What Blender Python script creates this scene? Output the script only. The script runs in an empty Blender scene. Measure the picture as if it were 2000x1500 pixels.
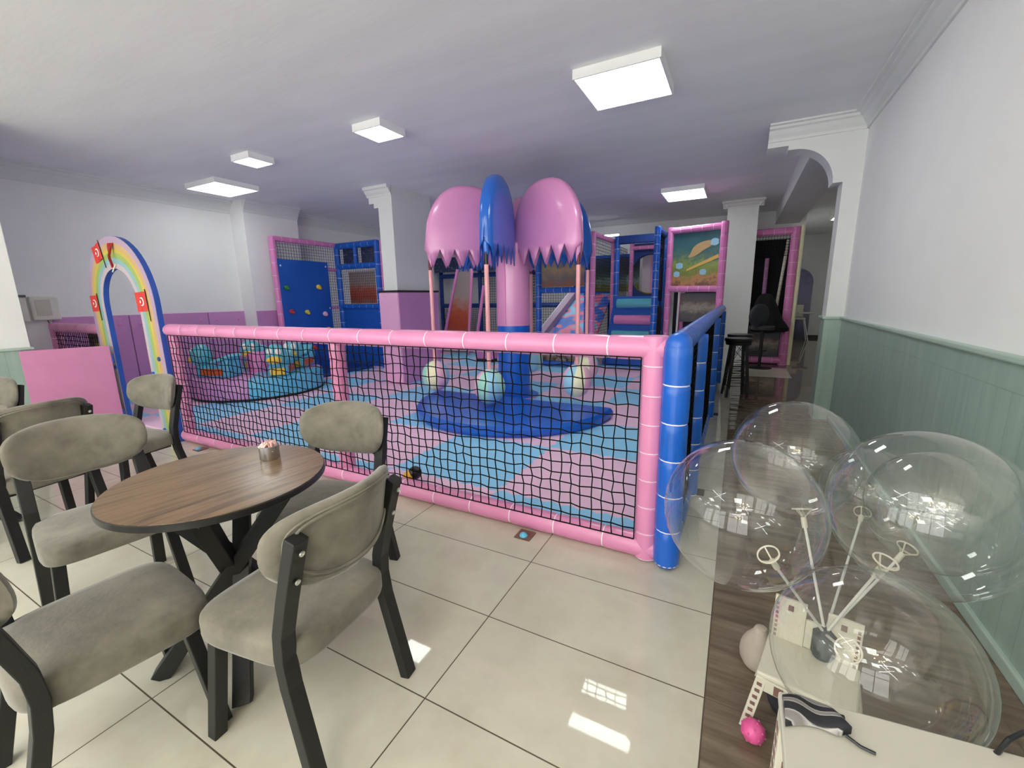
import bpy, math, random
from mathutils import Vector, Matrix
random.seed(7)
PI = math.pi
S = bpy.context.scene
COL = S.collection

# ------------------------------------------------------------------ camera
cam = bpy.data.cameras.new('camera')
cam.sensor_fit = 'HORIZONTAL'; cam.sensor_width = 36.0
cam.lens = 832.67 / 2000 * 36.0
cam.clip_start = 0.02
cam_o = bpy.data.objects.new('camera', cam); COL.objects.link(cam_o)
yaw, pit, rol = -0.484666, 0.199317, 0.017543
fw = Vector((math.sin(yaw) * math.cos(pit), math.cos(yaw) * math.cos(pit), -math.sin(pit)))
rt = Vector((math.cos(yaw), -math.sin(yaw), 0.0)); dn = fw.cross(rt)
r2 = rt * math.cos(rol) + dn * math.sin(rol); d2 = -rt * math.sin(rol) + dn * math.cos(rol)
m = Matrix((r2, -d2, -fw)).transposed().to_4x4(); m.translation = (0, 0, 1.4)
cam_o.matrix_world = m
S.camera = cam_o

# ------------------------------------------------------------------ world, exposure
w = bpy.data.worlds.new('daylight'); S.world = w; w.use_nodes = True
bg = w.node_tree.nodes['Background']
bg.inputs[0].default_value = (0.99, 1.0, 0.98, 1); bg.inputs[1].default_value = 4.0
S.view_settings.view_transform = 'Standard'; S.view_settings.look = 'None'
S.view_settings.gamma = 1.0; S.view_settings.use_curve_mapping = False
S.view_settings.exposure = 0.58
S.cycles.max_bounces = 14; S.cycles.diffuse_bounces = 9; S.cycles.transparent_max_bounces = 32
LAMP = 9.0           # radiance of the ceiling panels

# ------------------------------------------------------------------ materials
def lin(c):
    return tuple(((x / 255) / 12.92 if x / 255 <= 0.04045 else ((x / 255 + 0.055) / 1.055) ** 2.4) for x in c)
class NT:
    def __init__(s, name):
        s.m = bpy.data.materials.new(name); s.m.use_nodes = True
        s.t = s.m.node_tree; s.b = s.t.nodes['Principled BSDF']
    def n(s, typ, **k):
        o = s.t.nodes.new(typ)
        for a, v in k.items(): setattr(o, a, v)
        return o
    def l(s, a, b): s.t.links.new(a, b)
    def coord(s, kind='Object', scale=(1, 1, 1)):
        c = s.n('ShaderNodeTexCoord'); mp = s.n('ShaderNodeMapping')
        mp.inputs['Scale'].default_value = scale
        s.l(c.outputs[kind], mp.inputs[0]); return mp.outputs[0]
    def noise(s, vec, scale, detail=3, rough=0.5):
        o = s.n('ShaderNodeTexNoise'); o.inputs['Scale'].default_value = scale
        o.inputs['Detail'].default_value = detail; o.inputs['Roughness'].default_value = rough
        s.l(vec, o.inputs['Vector']); return o.outputs['Fac']
    def ramp(s, fac, stops, interp='LINEAR'):
        o = s.n('ShaderNodeValToRGB'); cr = o.color_ramp; cr.interpolation = interp
        while len(cr.elements) < len(stops): cr.elements.new(0.5)
        for e, (p, c) in zip(cr.elements, stops): e.position = p; e.color = (*c, 1)
        s.l(fac, o.inputs[0]); return o.outputs[0]
    def bump(s, fac, strength, dist=0.01):
        o = s.n('ShaderNodeBump'); o.inputs['Strength'].default_value = strength
        o.inputs['Distance'].default_value = dist
        s.l(fac, o.inputs['Height']); s.l(o.outputs[0], s.b.inputs['Normal'])
    def math(s, op, a, b=None):
        o = s.n('ShaderNodeMath', operation=op)
        for i, x in enumerate((a, b)):
            if x is None: continue
            if isinstance(x, (int, float)): o.inputs[i].default_value = x
            else: s.l(x, o.inputs[i])
        return o.outputs[0]
    def mix(s, fac, a, b):
        o = s.n('ShaderNodeMix', data_type='RGBA')
        if isinstance(fac, (int, float)): o.inputs[0].default_value = fac
        else: s.l(fac, o.inputs[0])
        for i, x in ((6, a), (7, b)):
            if isinstance(x, tuple): o.inputs[i].default_value = (*x, 1)
            else: s.l(x, o.inputs[i])
        return o.outputs[2]

def mat(name, rgb, rough=0.5, var=0.06, nscale=6.0, metal=0.0, bump=0.0, bscale=60.0, coat=0.0, stretch=(1, 1, 1), spec=None):
    k = NT(name); c = lin(rgb); v = k.coord('Object', stretch)
    f = k.noise(v, nscale)
    lo = tuple(max(0, x * (1 - var)) for x in c); hi = tuple(min(1, x * (1 + var)) for x in c)
    k.l(k.ramp(f, [(0.3, lo), (0.7, hi)]), k.b.inputs['Base Color'])
    k.b.inputs['Roughness'].default_value = rough; k.b.inputs['Metallic'].default_value = metal
    if coat: k.b.inputs['Coat Weight'].default_value = coat; k.b.inputs['Coat Roughness'].default_value = 0.12
    if spec is not None: k.b.inputs['Specular IOR Level'].default_value = spec
    if bump: k.bump(k.noise(v, bscale, 2), bump)
    return k.m

MT = {}
MT['wall'] = mat('white_wall_paint', (240, 240, 239), 0.75, 0.015, 3, bump=0.05, bscale=90)
MT['ceil'] = mat('ceiling_paint', (236, 236, 237), 0.8, 0.035, 2.2, bump=0.12, bscale=18, stretch=(0.35, 1.6, 1))
MT['plaster'] = mat('plaster_moulding', (226, 228, 226), 0.65, 0.01)
MT['purple'] = mat('purple_vinyl', (204, 144, 198), 0.42, 0.05, 2.5)
MT['pinkpad'] = mat('pink_wall_vinyl', (232, 172, 212), 0.38, 0.04, 3)
MT['pink'] = mat('pink_vinyl', (222, 140, 184), 0.32, 0.03, 5, coat=0.2)
MT['leafpink'] = mat('glossy_lilac_pink_vinyl', (222, 146, 196), 0.28, 0.05, 2.5, coat=0.6)
MT['leafblue'] = mat('glossy_blue_vinyl', (30, 104, 206), 0.28, 0.05, 3, coat=0.6)
MT['pink_dim'] = mat('deep_pink_vinyl', (226, 135, 195), 0.33, 0.05, 4)
MT['blue'] = mat('blue_vinyl', (22, 96, 200), 0.3, 0.05, 5, coat=0.15)
MT['royal'] = mat('royal_blue_board', (28, 92, 190), 0.45, 0.04, 3)
MT['navy'] = mat('navy_vinyl', (22, 62, 140), 0.42, 0.08, 4)
MT['tie'] = mat('white_cable_tie', (250, 240, 246), 0.4, 0.02)
MT['net'] = mat('black_net_cord', (10, 7, 12), 0.85, 0.1, spec=0.2)
MT['greynet'] = mat('grey_net_cord', (58, 56, 64), 0.8, 0.1)
MT['matpink'] = mat('pink_eva_foam', (243, 202, 228), 0.55, 0.03, 2, bump=0.1, bscale=220)
MT['matblue'] = mat('sky_blue_eva_foam', (146, 210, 246), 0.55, 0.03, 2, bump=0.1, bscale=220)
MT['black'] = mat('black_powder_coat', (20, 20, 20), 0.5, 0.08, 9, bump=0.05, bscale=200)
MT['blackplastic'] = mat('black_plastic', (20, 20, 22), 0.35, 0.1)
MT['screw'] = mat('bright_screw_head', (205, 205, 200), 0.3, 0.03, metal=0.8)
MT['steel'] = mat('brushed_steel', (190, 190, 192), 0.24, 0.06, 12, metal=1.0, stretch=(30, 30, 1))
MT['white'] = mat('white_plastic', (206, 202, 186), 0.4, 0.02)
MT['whitelam'] = mat('white_laminate', (186, 183, 172), 0.35, 0.02, 3)
MT['whitemetal'] = mat('white_metal', (238, 238, 238), 0.4, 0.02)
MT['teal'] = mat('teal_vinyl', (96, 186, 206), 0.3, 0.05, 4, coat=0.3)
MT['lightblue'] = mat('light_blue_vinyl', (98, 190, 226), 0.3, 0.05, 4, coat=0.3)
MT['aqua'] = mat('aqua_vinyl', (120, 214, 232), 0.35, 0.04, 4)
MT['yellow'] = mat('yellow_vinyl', (238, 190, 70), 0.4, 0.05, 5)
MT['orange'] = mat('orange_vinyl', (206, 96, 44), 0.45, 0.08, 5)
MT['red'] = mat('red_cloth', (214, 60, 52), 0.6, 0.04)
MT['darkred'] = mat('dark_red_cloth', (165, 30, 28), 0.6, 0.06)
MT['flagwhite'] = mat('white_print', (250, 244, 240), 0.6, 0.01)
MT['green'] = mat('green_grip', (50, 140, 74), 0.5, 0.06)
MT['yellowgrip'] = mat('yellow_grip', (226, 202, 70), 0.5, 0.06)
MT['pinkgrip'] = mat('pale_pink_grip', (232, 176, 204), 0.5, 0.06)
MT['redgrip'] = mat('red_grip', (196, 54, 60), 0.5, 0.06)
MT['lilac'] = mat('lilac_paint', (182, 158, 186), 0.5, 0.02)
MT['paleblue'] = mat('pale_blue_paint', (140, 180, 186), 0.5, 0.02)
MT['palegreen'] = mat('pale_green_paint', (158, 182, 100), 0.5, 0.03)
MT['paleyellow'] = mat('yellow_paint', (208, 186, 82), 0.5, 0.03)
MT['palepink'] = mat('pale_pink_paint', (196, 180, 188), 0.5, 0.02)
MT['peach'] = mat('peach_paint', (206, 170, 120), 0.5, 0.02)
MT['archblue'] = mat('arch_blue_edge', (40, 84, 176), 0.45, 0.05)
MT['gatepink'] = mat('gate_pink_paint', (196, 124, 166), 0.5, 0.05, 4, bump=0.12, bscale=14)
MT['mint'] = mat('mint_stripe', (176, 230, 214), 0.35, 0.03)
MT['cream'] = mat('cream_stripe', (250, 246, 206), 0.35, 0.03)
MT['babyblue'] = mat('baby_blue_stripe', (164, 216, 240), 0.35, 0.03)
MT['stripepink'] = mat('pale_pink_stripe', (246, 190, 216), 0.35, 0.03)
MT['elec'] = mat('off_white_box', (226, 224, 212), 0.5, 0.02)
MT['elecgrey'] = mat('grey_box_trim', (92, 104, 108), 0.5, 0.04)
MT['dark'] = mat('dark_cloth_and_shade', (20, 22, 30), 0.8, 0.2, 5)  # dark cloth, also used to stand in for shade inside recesses
MT['coat'] = mat('black_coat_cloth', (13, 13, 16), 0.9, 0.2, 12, bump=0.3, bscale=20)
MT['greypad'] = mat('charcoal_leather', (52, 56, 60), 0.45, 0.08)
MT['brown'] = mat('brown_card', (120, 88, 80), 0.6, 0.08)
MT['gold'] = mat('gold_print', (232, 190, 100), 0.5, 0.05)
MT['pinkball'] = mat('hot_pink_plastic', (220, 90, 150), 0.4, 0.12, 40)
MT['sachet'] = mat('pink_sachet_paper', (238, 198, 192), 0.6, 0.04)
MT['sachetw'] = mat('white_sachet_paper', (244, 240, 232), 0.6, 0.02)
MT['salmon'] = mat('salmon_pole', (246, 172, 176), 0.3, 0.04, coat=0.3)
MT['maroon'] = mat('maroon_strap', (112, 50, 58), 0.6, 0.06)
MT['stick'] = mat('clear_grey_stick', (214, 214, 208), 0.3, 0.02)

def fabric():
    k = NT('grey_velvet'); v = k.coord()
    big = k.noise(v, 7, 4, 0.6); fine = k.noise(k.coord('Object', (90, 90, 500)), 1.0, 2)
    c = k.ramp(big, [(0.28, lin((90, 86, 76))), (0.52, lin((120, 115, 103))), (0.75, lin((138, 132, 118)))])
    k.l(k.mix(k.math('MULTIPLY', fine, 0.25), c, lin((96, 90, 80))), k.b.inputs['Base Color'])
    k.b.inputs['Roughness'].default_value = 0.9
    k.b.inputs['Sheen Weight'].default_value = 0.35; k.b.inputs['Sheen Roughness'].default_value = 0.4
    k.bump(k.noise(v, 60, 3), 0.18, 0.006)
    return k.m
MT['fabric'] = fabric()

def wood():
    k = NT('walnut_laminate'); v = k.coord('Object', (1.0, 14, 1))
    a = k.noise(v, 2.2, 6, 0.62); b = k.noise(k.coord('Object', (0.8, 60, 1)), 2.0, 3)
    c = k.ramp(a, [(0.25, lin((66, 50, 34))), (0.42, lin((106, 84, 58))), (0.55, lin((138, 112, 80))), (0.68, lin((92, 72, 50))), (0.8, lin((160, 128, 90)))])
    k.l(k.mix(k.math('MULTIPLY', b, 0.3), c, lin((74, 54, 42))), k.b.inputs['Base Color'])
    k.b.inputs['Roughness'].default_value = 0.3
    k.b.inputs['Coat Weight'].default_value = 0.35; k.b.inputs['Coat Roughness'].default_value = 0.16
    return k.m
MT['wood'] = wood()

def floor_mat():
    k = NT('porcelain_floor_tiles'); c = k.n('ShaderNodeTexCoord'); sp = k.n('ShaderNodeSeparateXYZ')
    k.l(c.outputs['Object'], sp.inputs[0]); x, y = sp.outputs[0], sp.outputs[1]
    def grout(v, off, size, wid):
        f = k.math('FRACT', k.math('DIVIDE', k.math('ADD', v, off), size))
        d = k.math('MINIMUM', f, k.math('SUBTRACT', 1.0, f))
        return k.math('LESS_THAN', d, wid / size)
    gx = grout(x, 88.7, 0.887, 0.0024); gy = grout(y, 43.329, 0.4475, 0.0024)
    g = k.math('MAXIMUM', gx, gy)
    v = k.coord('Object', (1, 1, 1))
    n1 = k.noise(v, 1.6, 5, 0.6)
    light = k.ramp(n1, [(0.3, lin((186, 179, 162))), (0.5, lin((203, 200, 183))), (0.7, lin((192, 184, 168)))])
    n2 = k.noise(k.coord('Object', (1.4, 14, 1)), 1.5, 6, 0.62)
    dark = k.ramp(n2, [(0.25, lin((84, 72, 60))), (0.5, lin((118, 104, 88))), (0.75, lin((142, 126, 108)))])
    isd = k.math('GREATER_THAN', x, 0.0)
    # a patch of light tiles at the end of the corridor
    patch = k.math('MULTIPLY', k.math('MULTIPLY', k.math('GREATER_THAN', y, 8.35), k.math('LESS_THAN', y, 9.45)), k.math('LESS_THAN', x, 0.887))
    isd = k.math('MULTIPLY', isd, k.math('SUBTRACT', 1.0, patch))
    col = k.mix(isd, light, dark)
    col = k.mix(g, col, lin((82, 70, 56)))
    k.l(col, k.b.inputs['Base Color'])
    k.l(k.math('ADD', k.math('MULTIPLY', g, 0.5), 0.035), k.b.inputs['Roughness'])
    return k.m
MT['floor'] = floor_mat()

def wainscot():
    k = NT('sage_beadboard'); c = k.n('ShaderNodeTexCoord'); sp = k.n('ShaderNodeSeparateXYZ')
    k.l(c.outputs['Object'], sp.inputs[0]); s = k.math('ADD', sp.outputs[0], sp.outputs[1]); z = sp.outputs[2]
    f = k.math('FRACT', k.math('DIVIDE', k.math('ADD', s, 50.0), 0.115))
    d = k.math('MINIMUM', f, k.math('SUBTRACT', 1.0, f))
    g = k.math('MULTIPLY', k.math('LESS_THAN', d, 0.022), k.math('LESS_THAN', z, 1.0))
    h = k.math('LESS_THAN', k.math('ABSOLUTE', k.math('SUBTRACT', z, 1.0)), 0.0025)
    gg = k.math('MAXIMUM', g, h)
    n = k.noise(k.coord('Object', (6, 6, 0.8)), 3, 4)
    col = k.ramp(n, [(0.3, lin((152, 174, 164))), (0.7, lin((166, 187, 176)))])
    k.l(k.mix(k.math('MULTIPLY', gg, 0.5), col, lin((126, 146, 136))), k.b.inputs['Base Color'])
    k.b.inputs['Roughness'].default_value = 0.3
    k.bump(k.math('SUBTRACT', 1.0, gg), 0.4, 0.004)
    return k.m
MT['sage'] = wainscot()
MT['sagetrim'] = mat('sage_trim_paint', (176, 196, 184), 0.4, 0.02)

def print_mat(name, stops, scale=3.0, stretch=(1, 1, 1), detail=4):
    k = NT(name); v = k.coord('Object', stretch)
    k.l(k.ramp(k.noise(v, scale, detail, 0.6), [(p, lin(c)) for p, c in stops]), k.b.inputs['Base Color'])
    k.b.inputs['Roughness'].default_value = 0.45
    return k.m
MT['p_meadow'] = None
def landscape(name, bands, scale, rough=0.4):
    # printed landscape: horizontal bands whose borders wander with noise
    k = NT(name); c = k.n('ShaderNodeTexCoord'); sp = k.n('ShaderNodeSeparateXYZ')
    k.l(c.outputs['Generated'], sp.inputs[0])
    n = k.noise(k.coord('Object'), scale, 4, 0.6); n2 = k.noise(k.coord('Object'), scale * 5, 3, 0.6)
    z = k.math('ADD', sp.outputs[2], k.math('MULTIPLY', k.math('SUBTRACT', n, 0.5), 0.5))
    z = k.math('ADD', z, k.math('MULTIPLY', k.math('SUBTRACT', n2, 0.5), 0.25))
    k.l(k.ramp(z, [(p, lin(q)) for p, q in bands]), k.b.inputs['Base Color'])
    k.b.inputs['Roughness'].default_value = rough
    return k.m
MT['p_meadow'] = landscape('meadow_print', [(0.0, (120, 84, 56)), (0.12, (196, 140, 92)), (0.25, (128, 146, 62)), (0.42, (150, 168, 84)), (0.55, (88, 126, 112)), (0.7, (60, 112, 116)), (1.0, (44, 92, 108))], 4)
MT['p_village'] = landscape('forest_print', [(0.0, (160, 92, 56)), (0.15, (122, 104, 104)), (0.4, (176, 150, 110)), (0.6, (120, 108, 118)), (0.85, (96, 116, 168)), (1.0, (74, 104, 190))], 5)
MT['p_field'] = landscape('dark_field_print', [(0.0, (120, 100, 50)), (0.16, (98, 104, 50)), (0.3, (120, 140, 132)), (0.45, (52, 78, 76)), (0.65, (28, 40, 46)), (1.0, (36, 60, 100))], 9)
MT['p_autumn'] = landscape('autumn_print', [(0.0, (150, 120, 96)), (0.2, (176, 70, 44)), (0.45, (190, 90, 60)), (0.6, (170, 150, 140)), (1.0, (150, 140, 142))], 3)
MT['p_grey'] = landscape('grey_print', [(0.0, (40, 40, 60)), (0.3, (70, 64, 66)), (0.5, (150, 140, 128)), (0.7, (72, 50, 54)), (1.0, (24, 30, 62))], 4)
MT['p_party'] = landscape('pale_violet_print', [(0.0, (96, 96, 122)), (0.3, (128, 124, 152)), (0.55, (150, 146, 178)), (0.75, (140, 138, 176)), (1.0, (112, 112, 156))], 1.5)
MT['p_slide'] = print_mat('slide_print', [(0.35, (40, 96, 210)), (0.48, (60, 120, 226)), (0.5, (236, 120, 160)), (0.58, (240, 130, 170)), (0.6, (130, 196, 240)), (0.8, (150, 210, 244))], 3.2, (1, 1, 1), 1)
MT['p_strip'] = print_mat('dark_strip_print', [(0.35, (40, 34, 44)), (0.5, (120, 96, 74)), (0.65, (168, 150, 130)), (0.75, (90, 96, 170))], 14, (1, 1, 1), 3)
MT['p_sign'] = print_mat('night_blue_print', [(0.4, (48, 62, 104)), (0.62, (70, 84, 120)), (0.7, (170, 176, 190))], 16, (1, 1, 1), 2)
MT['zebra'] = None
def zebra():
    k = NT('zebra_cloth'); wv = k.n('ShaderNodeTexWave'); wv.inputs['Scale'].default_value = 11
    wv.inputs['Distortion'].default_value = 5; wv.inputs['Detail Scale'].default_value = 1.2
    k.l(k.coord('Object', (0.25, 1.0, 1)), wv.inputs[0]); wv.bands_direction = 'Y'
    k.l(k.ramp(wv.outputs['Fac'], [(0.56, lin((26, 26, 34))), (0.66, lin((176, 172, 168))), (0.9, lin((120, 116, 116)))]), k.b.inputs['Base Color'])
    k.b.inputs['Roughness'].default_value = 0.6; return k.m
MT['zebra'] = zebra()

def emit(name, rgb, strength):
    k = NT(name); k.b.inputs['Base Color'].default_value = (1, 1, 1, 1)
    k.b.inputs['Emission Color'].default_value = (*lin(rgb), 1); k.b.inputs['Emission Strength'].default_value = strength
    return k.m
MT['lamp'] = emit('lit_diffuser', (248, 254, 249), LAMP)
MT['tube'] = emit('lit_tube', (255, 253, 248), 30.0)
MT['lamp_soft'] = emit('soft_lit_diffuser', (248, 254, 249), LAMP * 0.5)
MT['tube_soft'] = emit('soft_lit_tube', (240, 248, 255), 7.0)
MT['skirting'] = mat('dark_skirting', (74, 66, 58), 0.5, 0.05)
MT['sackcloth'] = mat('beige_sackcloth', (176, 164, 152), 0.8, 0.08, 12)
MT['bulb'] = emit('warm_bulb', (255, 214, 150), 55.0)
MT['spot'] = emit('lit_downlight', (255, 250, 240), LAMP * 1.2)

def clear_film():
    k = NT('clear_balloon_film'); t = k.t; t.nodes.remove(k.b)
    tr = k.n('ShaderNodeBsdfTransparent'); tr.inputs[0].default_value = (0.985, 0.985, 0.975, 1)
    gl = k.n('ShaderNodeBsdfGlossy'); gl.inputs['Roughness'].default_value = 0.015; gl.inputs[0].default_value = (1, 1, 1, 1)
    lf = k.n('ShaderNodeLayerWeight'); lf.inputs[0].default_value = 0.5
    lw_ = k.math('ADD', k.math('MULTIPLY', k.math('POWER', lf.outputs['Facing'], 3.2), 0.75), 0.05)
    df = k.n('ShaderNodeBsdfDiffuse'); df.inputs[0].default_value = (0.8, 0.8, 0.78, 1)
    n = k.noise(k.coord('Object', (1, 1, 0.4)), 7, 5, 0.7)
    bp = k.n('ShaderNodeBump'); bp.inputs['Strength'].default_value = 0.03; bp.inputs['Distance'].default_value = 0.02
    k.l(k.noise(k.coord(), 5, 2), bp.inputs['Height']); k.l(bp.outputs[0], gl.inputs['Normal'])
    mx = k.n('ShaderNodeMixShader'); k.l(lw_, mx.inputs[0]); k.l(tr.outputs[0], mx.inputs[1]); k.l(gl.outputs[0], mx.inputs[2])
    m2 = k.n('ShaderNodeMixShader'); k.l(k.ramp(n, [(0.5, (0.004,) * 3), (0.85, (0.05,) * 3)]), m2.inputs[0])
    k.l(mx.outputs[0], m2.inputs[1]); k.l(df.outputs[0], m2.inputs[2])
    k.l(m2.outputs[0], t.nodes['Material Output'].inputs[0])
    return k.m
MT['film'] = clear_film()

# ------------------------------------------------------------------ mesh helpers
class MB:
    def __init__(s): s.v = []; s.f = []; s.mi = []
    def add(s, vs, fs, mi=0):
        o = len(s.v); s.v += [tuple(v) for v in vs]; s.f += [tuple(i + o for i in f) for f in fs]
        s.mi += [mi] * len(fs); return s
    def box(s, a, b, mi=0, M=None):
        x0, y0, z0 = a; x1, y1, z1 = b
        v = [Vector(p) for p in ((x0, y0, z0), (x1, y0, z0), (x1, y1, z0), (x0, y1, z0), (x0, y0, z1), (x1, y0, z1), (x1, y1, z1), (x0, y1, z1))]
        if M: v = [M @ p for p in v]
        return s.add(v, [(0, 3, 2, 1), (4, 5, 6, 7), (0, 1, 5, 4), (1, 2, 6, 5), (2, 3, 7, 6), (3, 0, 4, 7)], mi)
    def prism(s, poly, d, mi=0):
        # poly: list of 3D points (planar), d: extrude vector
        n = len(poly); d = Vector(d); a = [Vector(p) for p in poly]; b = [p + d for p in a]
        fs = [tuple(reversed(range(n))), tuple(range(n, 2 * n))] + [(i, (i + 1) % n, n + (i + 1) % n, n + i) for i in range(n)]
        return s.add(a + b, fs, mi)
    def rings(s, R, mi=0, caps=True, loop=False, mis=None):
        n = len(R[0]); o = len(s.v)
        for r in R: s.v += [tuple(p) for p in r]
        k = len(R)
        for i in range(k if loop else k - 1):
            j = (i + 1) % k
            for q in range(n):
                s.f.append((o + i * n + q, o + i * n + (q + 1) % n, o + j * n + (q + 1) % n, o + j * n + q))
                s.mi.append(mis[i] if mis else mi)
        if caps and not loop:
            s.f.append(tuple(o + q for q in reversed(range(n)))); s.mi.append(mi)
            s.f.append(tuple(o + (k - 1) * n + q for q in range(n))); s.mi.append(mi)
        return s
    def tube(s, pts, r, n=8, mi=0, loop=False, ry=None, up=None):
        P = [Vector(p) for p in pts]; R = []; k = len(P)
        u = None
        for i, p in enumerate(P):
            if loop: t = P[(i + 1) % k] - P[i - 1]
            else: t = P[min(i + 1, k - 1)] - P[max(i - 1, 0)]
            t.normalize()
            if u is None:
                ref = Vector(up) if up else (Vector((0, 0, 1)) if abs(t.z) < 0.9 else Vector((1, 0, 0)))
                u = t.cross(ref).normalized()
            else:
                u = (u - t * u.dot(t)).normalized()
            w_ = u.cross(t)
            rr = r[i] if isinstance(r, (list, tuple)) else r
            r2_ = ry if ry else rr
            off = PI / 4 if n == 4 else 0
            R.append([p + u * (rr * math.cos(2 * PI * q / n + off)) + w_ * (r2_ * math.sin(2 * PI * q / n + off)) for q in range(n)])
        return s.rings(R, mi, True, loop)
    def bar(s, pts, wx, wy, mi=0, up=None):
        # rectangular bar: half sizes wx (across), wy
        return s.tube(pts, wx * math.sqrt(2), 4, mi, ry=wy * math.sqrt(2), up=up)
    def lathe(s, prof, n=24, c=(0, 0, 0), mi=0, mis=None):
        R = [[(c[0] + r * math.cos(2 * PI * q / n), c[1] + r * math.sin(2 * PI * q / n), c[2] + z) for q in range(n)] for r, z in prof]
        return s.rings(R, mi, True, False, mis)
    def pad(s, p0, p1, r, seg=0.28, n=14, ties=True, mi=0, tmi=1):
        p0 = Vector(p0); p1 = Vector(p1); L = (p1 - p0).length; k = max(1, round(L / seg)); sl = L / k
        t = (p1 - p0).normalized(); ref = Vector((0, 0, 1)) if abs(t.z) < 0.9 else Vector((1, 0, 0))
        u = t.cross(ref).normalized(); w_ = u.cross(t); R = []; mis = []
        st = [(0.0, 0.93), (0.012, 0.93), (0.04, 0.985), (0.25, 1.0), (0.75, 1.0), (0.96, 0.985), (0.988, 0.93)]
        for i in range(k):
            for a, q in st:
                tw = 0.006 if a == 0.012 else 0.0
                R.append((p0 + t * (sl * i + (0.006 if a == 0.012 else a * sl)), q)); mis.append(tmi if (a == 0.0 and ties) else mi)
        R.append((p1, 0.93))
        RR = [[p + u * (r * q * math.cos(2 * PI * j / n)) + w_ * (r * q * math.sin(2 * PI * j / n)) for j in range(n)] for p, q in R]
        return s.rings(RR, mi, True, False, mis)
    def ball(s, c, r, n=16, k=10, mi=0, sc=(1, 1, 1), gores=None):
        R = []
        for i in range(k + 1):
            a = -PI / 2 + PI * i / k; rr = max(1e-4, math.cos(a)) * r
            R.append([(c[0] + sc[0] * rr * math.cos(2 * PI * q / n), c[1] + sc[1] * rr * math.sin(2 * PI * q / n), c[2] + sc[2] * r * math.sin(a)) for q in range(n)])
        b = len(s.f); s.rings(R, mi)
        if gores:
            for i in range(k):
                for q in range(n): s.mi[b + i * n + q] = gores[(q * len(gores)) // n % len(gores)]
        return s
    def build(s, name, mats, parent=None, loc=None, smooth=None, bevel=0, sub=0, angle=35):
        me = bpy.data.meshes.new(name); me.from_pydata(s.v, [], s.f)
        if not isinstance(mats, (list, tuple)): mats = [mats]
        for m_ in mats: me.materials.append(m_)
        for p, i in zip(me.polygons, s.mi): p.material_index = min(i, len(mats) - 1)
        me.update()
        o = bpy.data.objects.new(name, me); COL.objects.link(o)
        if parent: o.parent = parent
        if loc: o.location = loc
        if smooth is not False:
            for p in me.polygons: p.use_smooth = True
            try: me.set_sharp_from_angle(angle=math.radians(angle))
            except Exception: pass
        if bevel:
            b = o.modifiers.new('bevel', 'BEVEL'); b.width = bevel; b.segments = 2; b.limit_method = 'ANGLE'; b.angle_limit = math.radians(40)
        if sub:
            b = o.modifiers.new('subsurf', 'SUBSURF'); b.levels = sub; b.render_levels = sub
        return o

def tag(o, label=None, cat=None, group=None, kind=None):
    if label: o['label'] = label
    if cat: o['category'] = cat
    if group: o['group'] = group
    if kind: o['kind'] = kind
    return o
def thing(name, label, cat, loc=(0, 0, 0), rz=0.0, group=None):
    o = bpy.data.objects.new(name, None); COL.objects.link(o); o.empty_display_size = 0.1
    o.location = loc; o.rotation_euler = (0, 0, rz)
    return tag(o, label, cat, group)
def struct(name, mb, m, label=None, **k):
    o = mb.build(name, m, **k); return tag(o, label, None, None, 'structure')
def dup(root, loc, rz, label, group=None):
    def rec(o, par):
        c = o.copy(); COL.objects.link(c)
        if par: c.parent = par
        for ch in o.children: rec(ch, c)
        return c
    r = rec(root, None); r.location = loc; r.rotation_euler = (0, 0, rz); r['label'] = label
    if group: r['group'] = group
    return r
def net_mesh(mb, o, ux, uy, w_, h, cell, r, jit=0.12, sides=4, mi=0):
    # square-mesh netting on the rectangle o + a*ux + b*uy
    o = Vector(o); ux = Vector(ux).normalized(); uy = Vector(uy).normalized(); nn = ux.cross(uy)
    a = max(1, round(w_ / cell)); b = max(1, round(h / cell))
    P = {}
    for i in range(a + 1):
        for j in range(b + 1):
            e = 0 if i in (0, a) or j in (0, b) else jit * cell
            P[i, j] = o + ux * (w_ * i / a + random.uniform(-e, e)) + uy * (h * j / b + random.uniform(-e, e)) + nn * random.uniform(-e, e) * 0.6
    for i in range(a + 1): mb.tube([P[i, j] for j in range(b + 1)], r, sides, mi)
    for j in range(b + 1): mb.tube([P[i, j] for i in range(a + 1)], r, sides, mi)
    return mb

# ================================================================== ROOM
C = 3.12; XR = 1.0; XL = -8.0; YB = 11.15
struct('floor', MB().box((-8.3, -3.6, -0.1), (4.2, 16.6, 0.0)), MT['floor'], smooth=False)
struct('ceiling', MB().box((-8.3, -3.6, C), (4.2, 16.6, C + 0.12)), MT['ceil'], smooth=False)
wr = struct('wall_right', MB().box((XR, -3.6, 0), (XR + 0.2, 5.95, C)), MT['wall'], smooth=False)
MB().box((XR - 0.012, -3.6, 0.055), (XR, 5.70, 1.115)).build('wainscot', MT['sage'], wr, smooth=False)
MB().box((XR - 0.035, -3.6, 1.115), (XR, 5.70, 1.145)).build('dado_rail', MT['sagetrim'], wr, smooth=False, bevel=0.008)
struct('baseboard_right', MB().box((XR - 0.03, -3.6, 0), (XR, 5.70, 0.055)), MT['sagetrim'], smooth=False, bevel=0.006)
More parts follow.
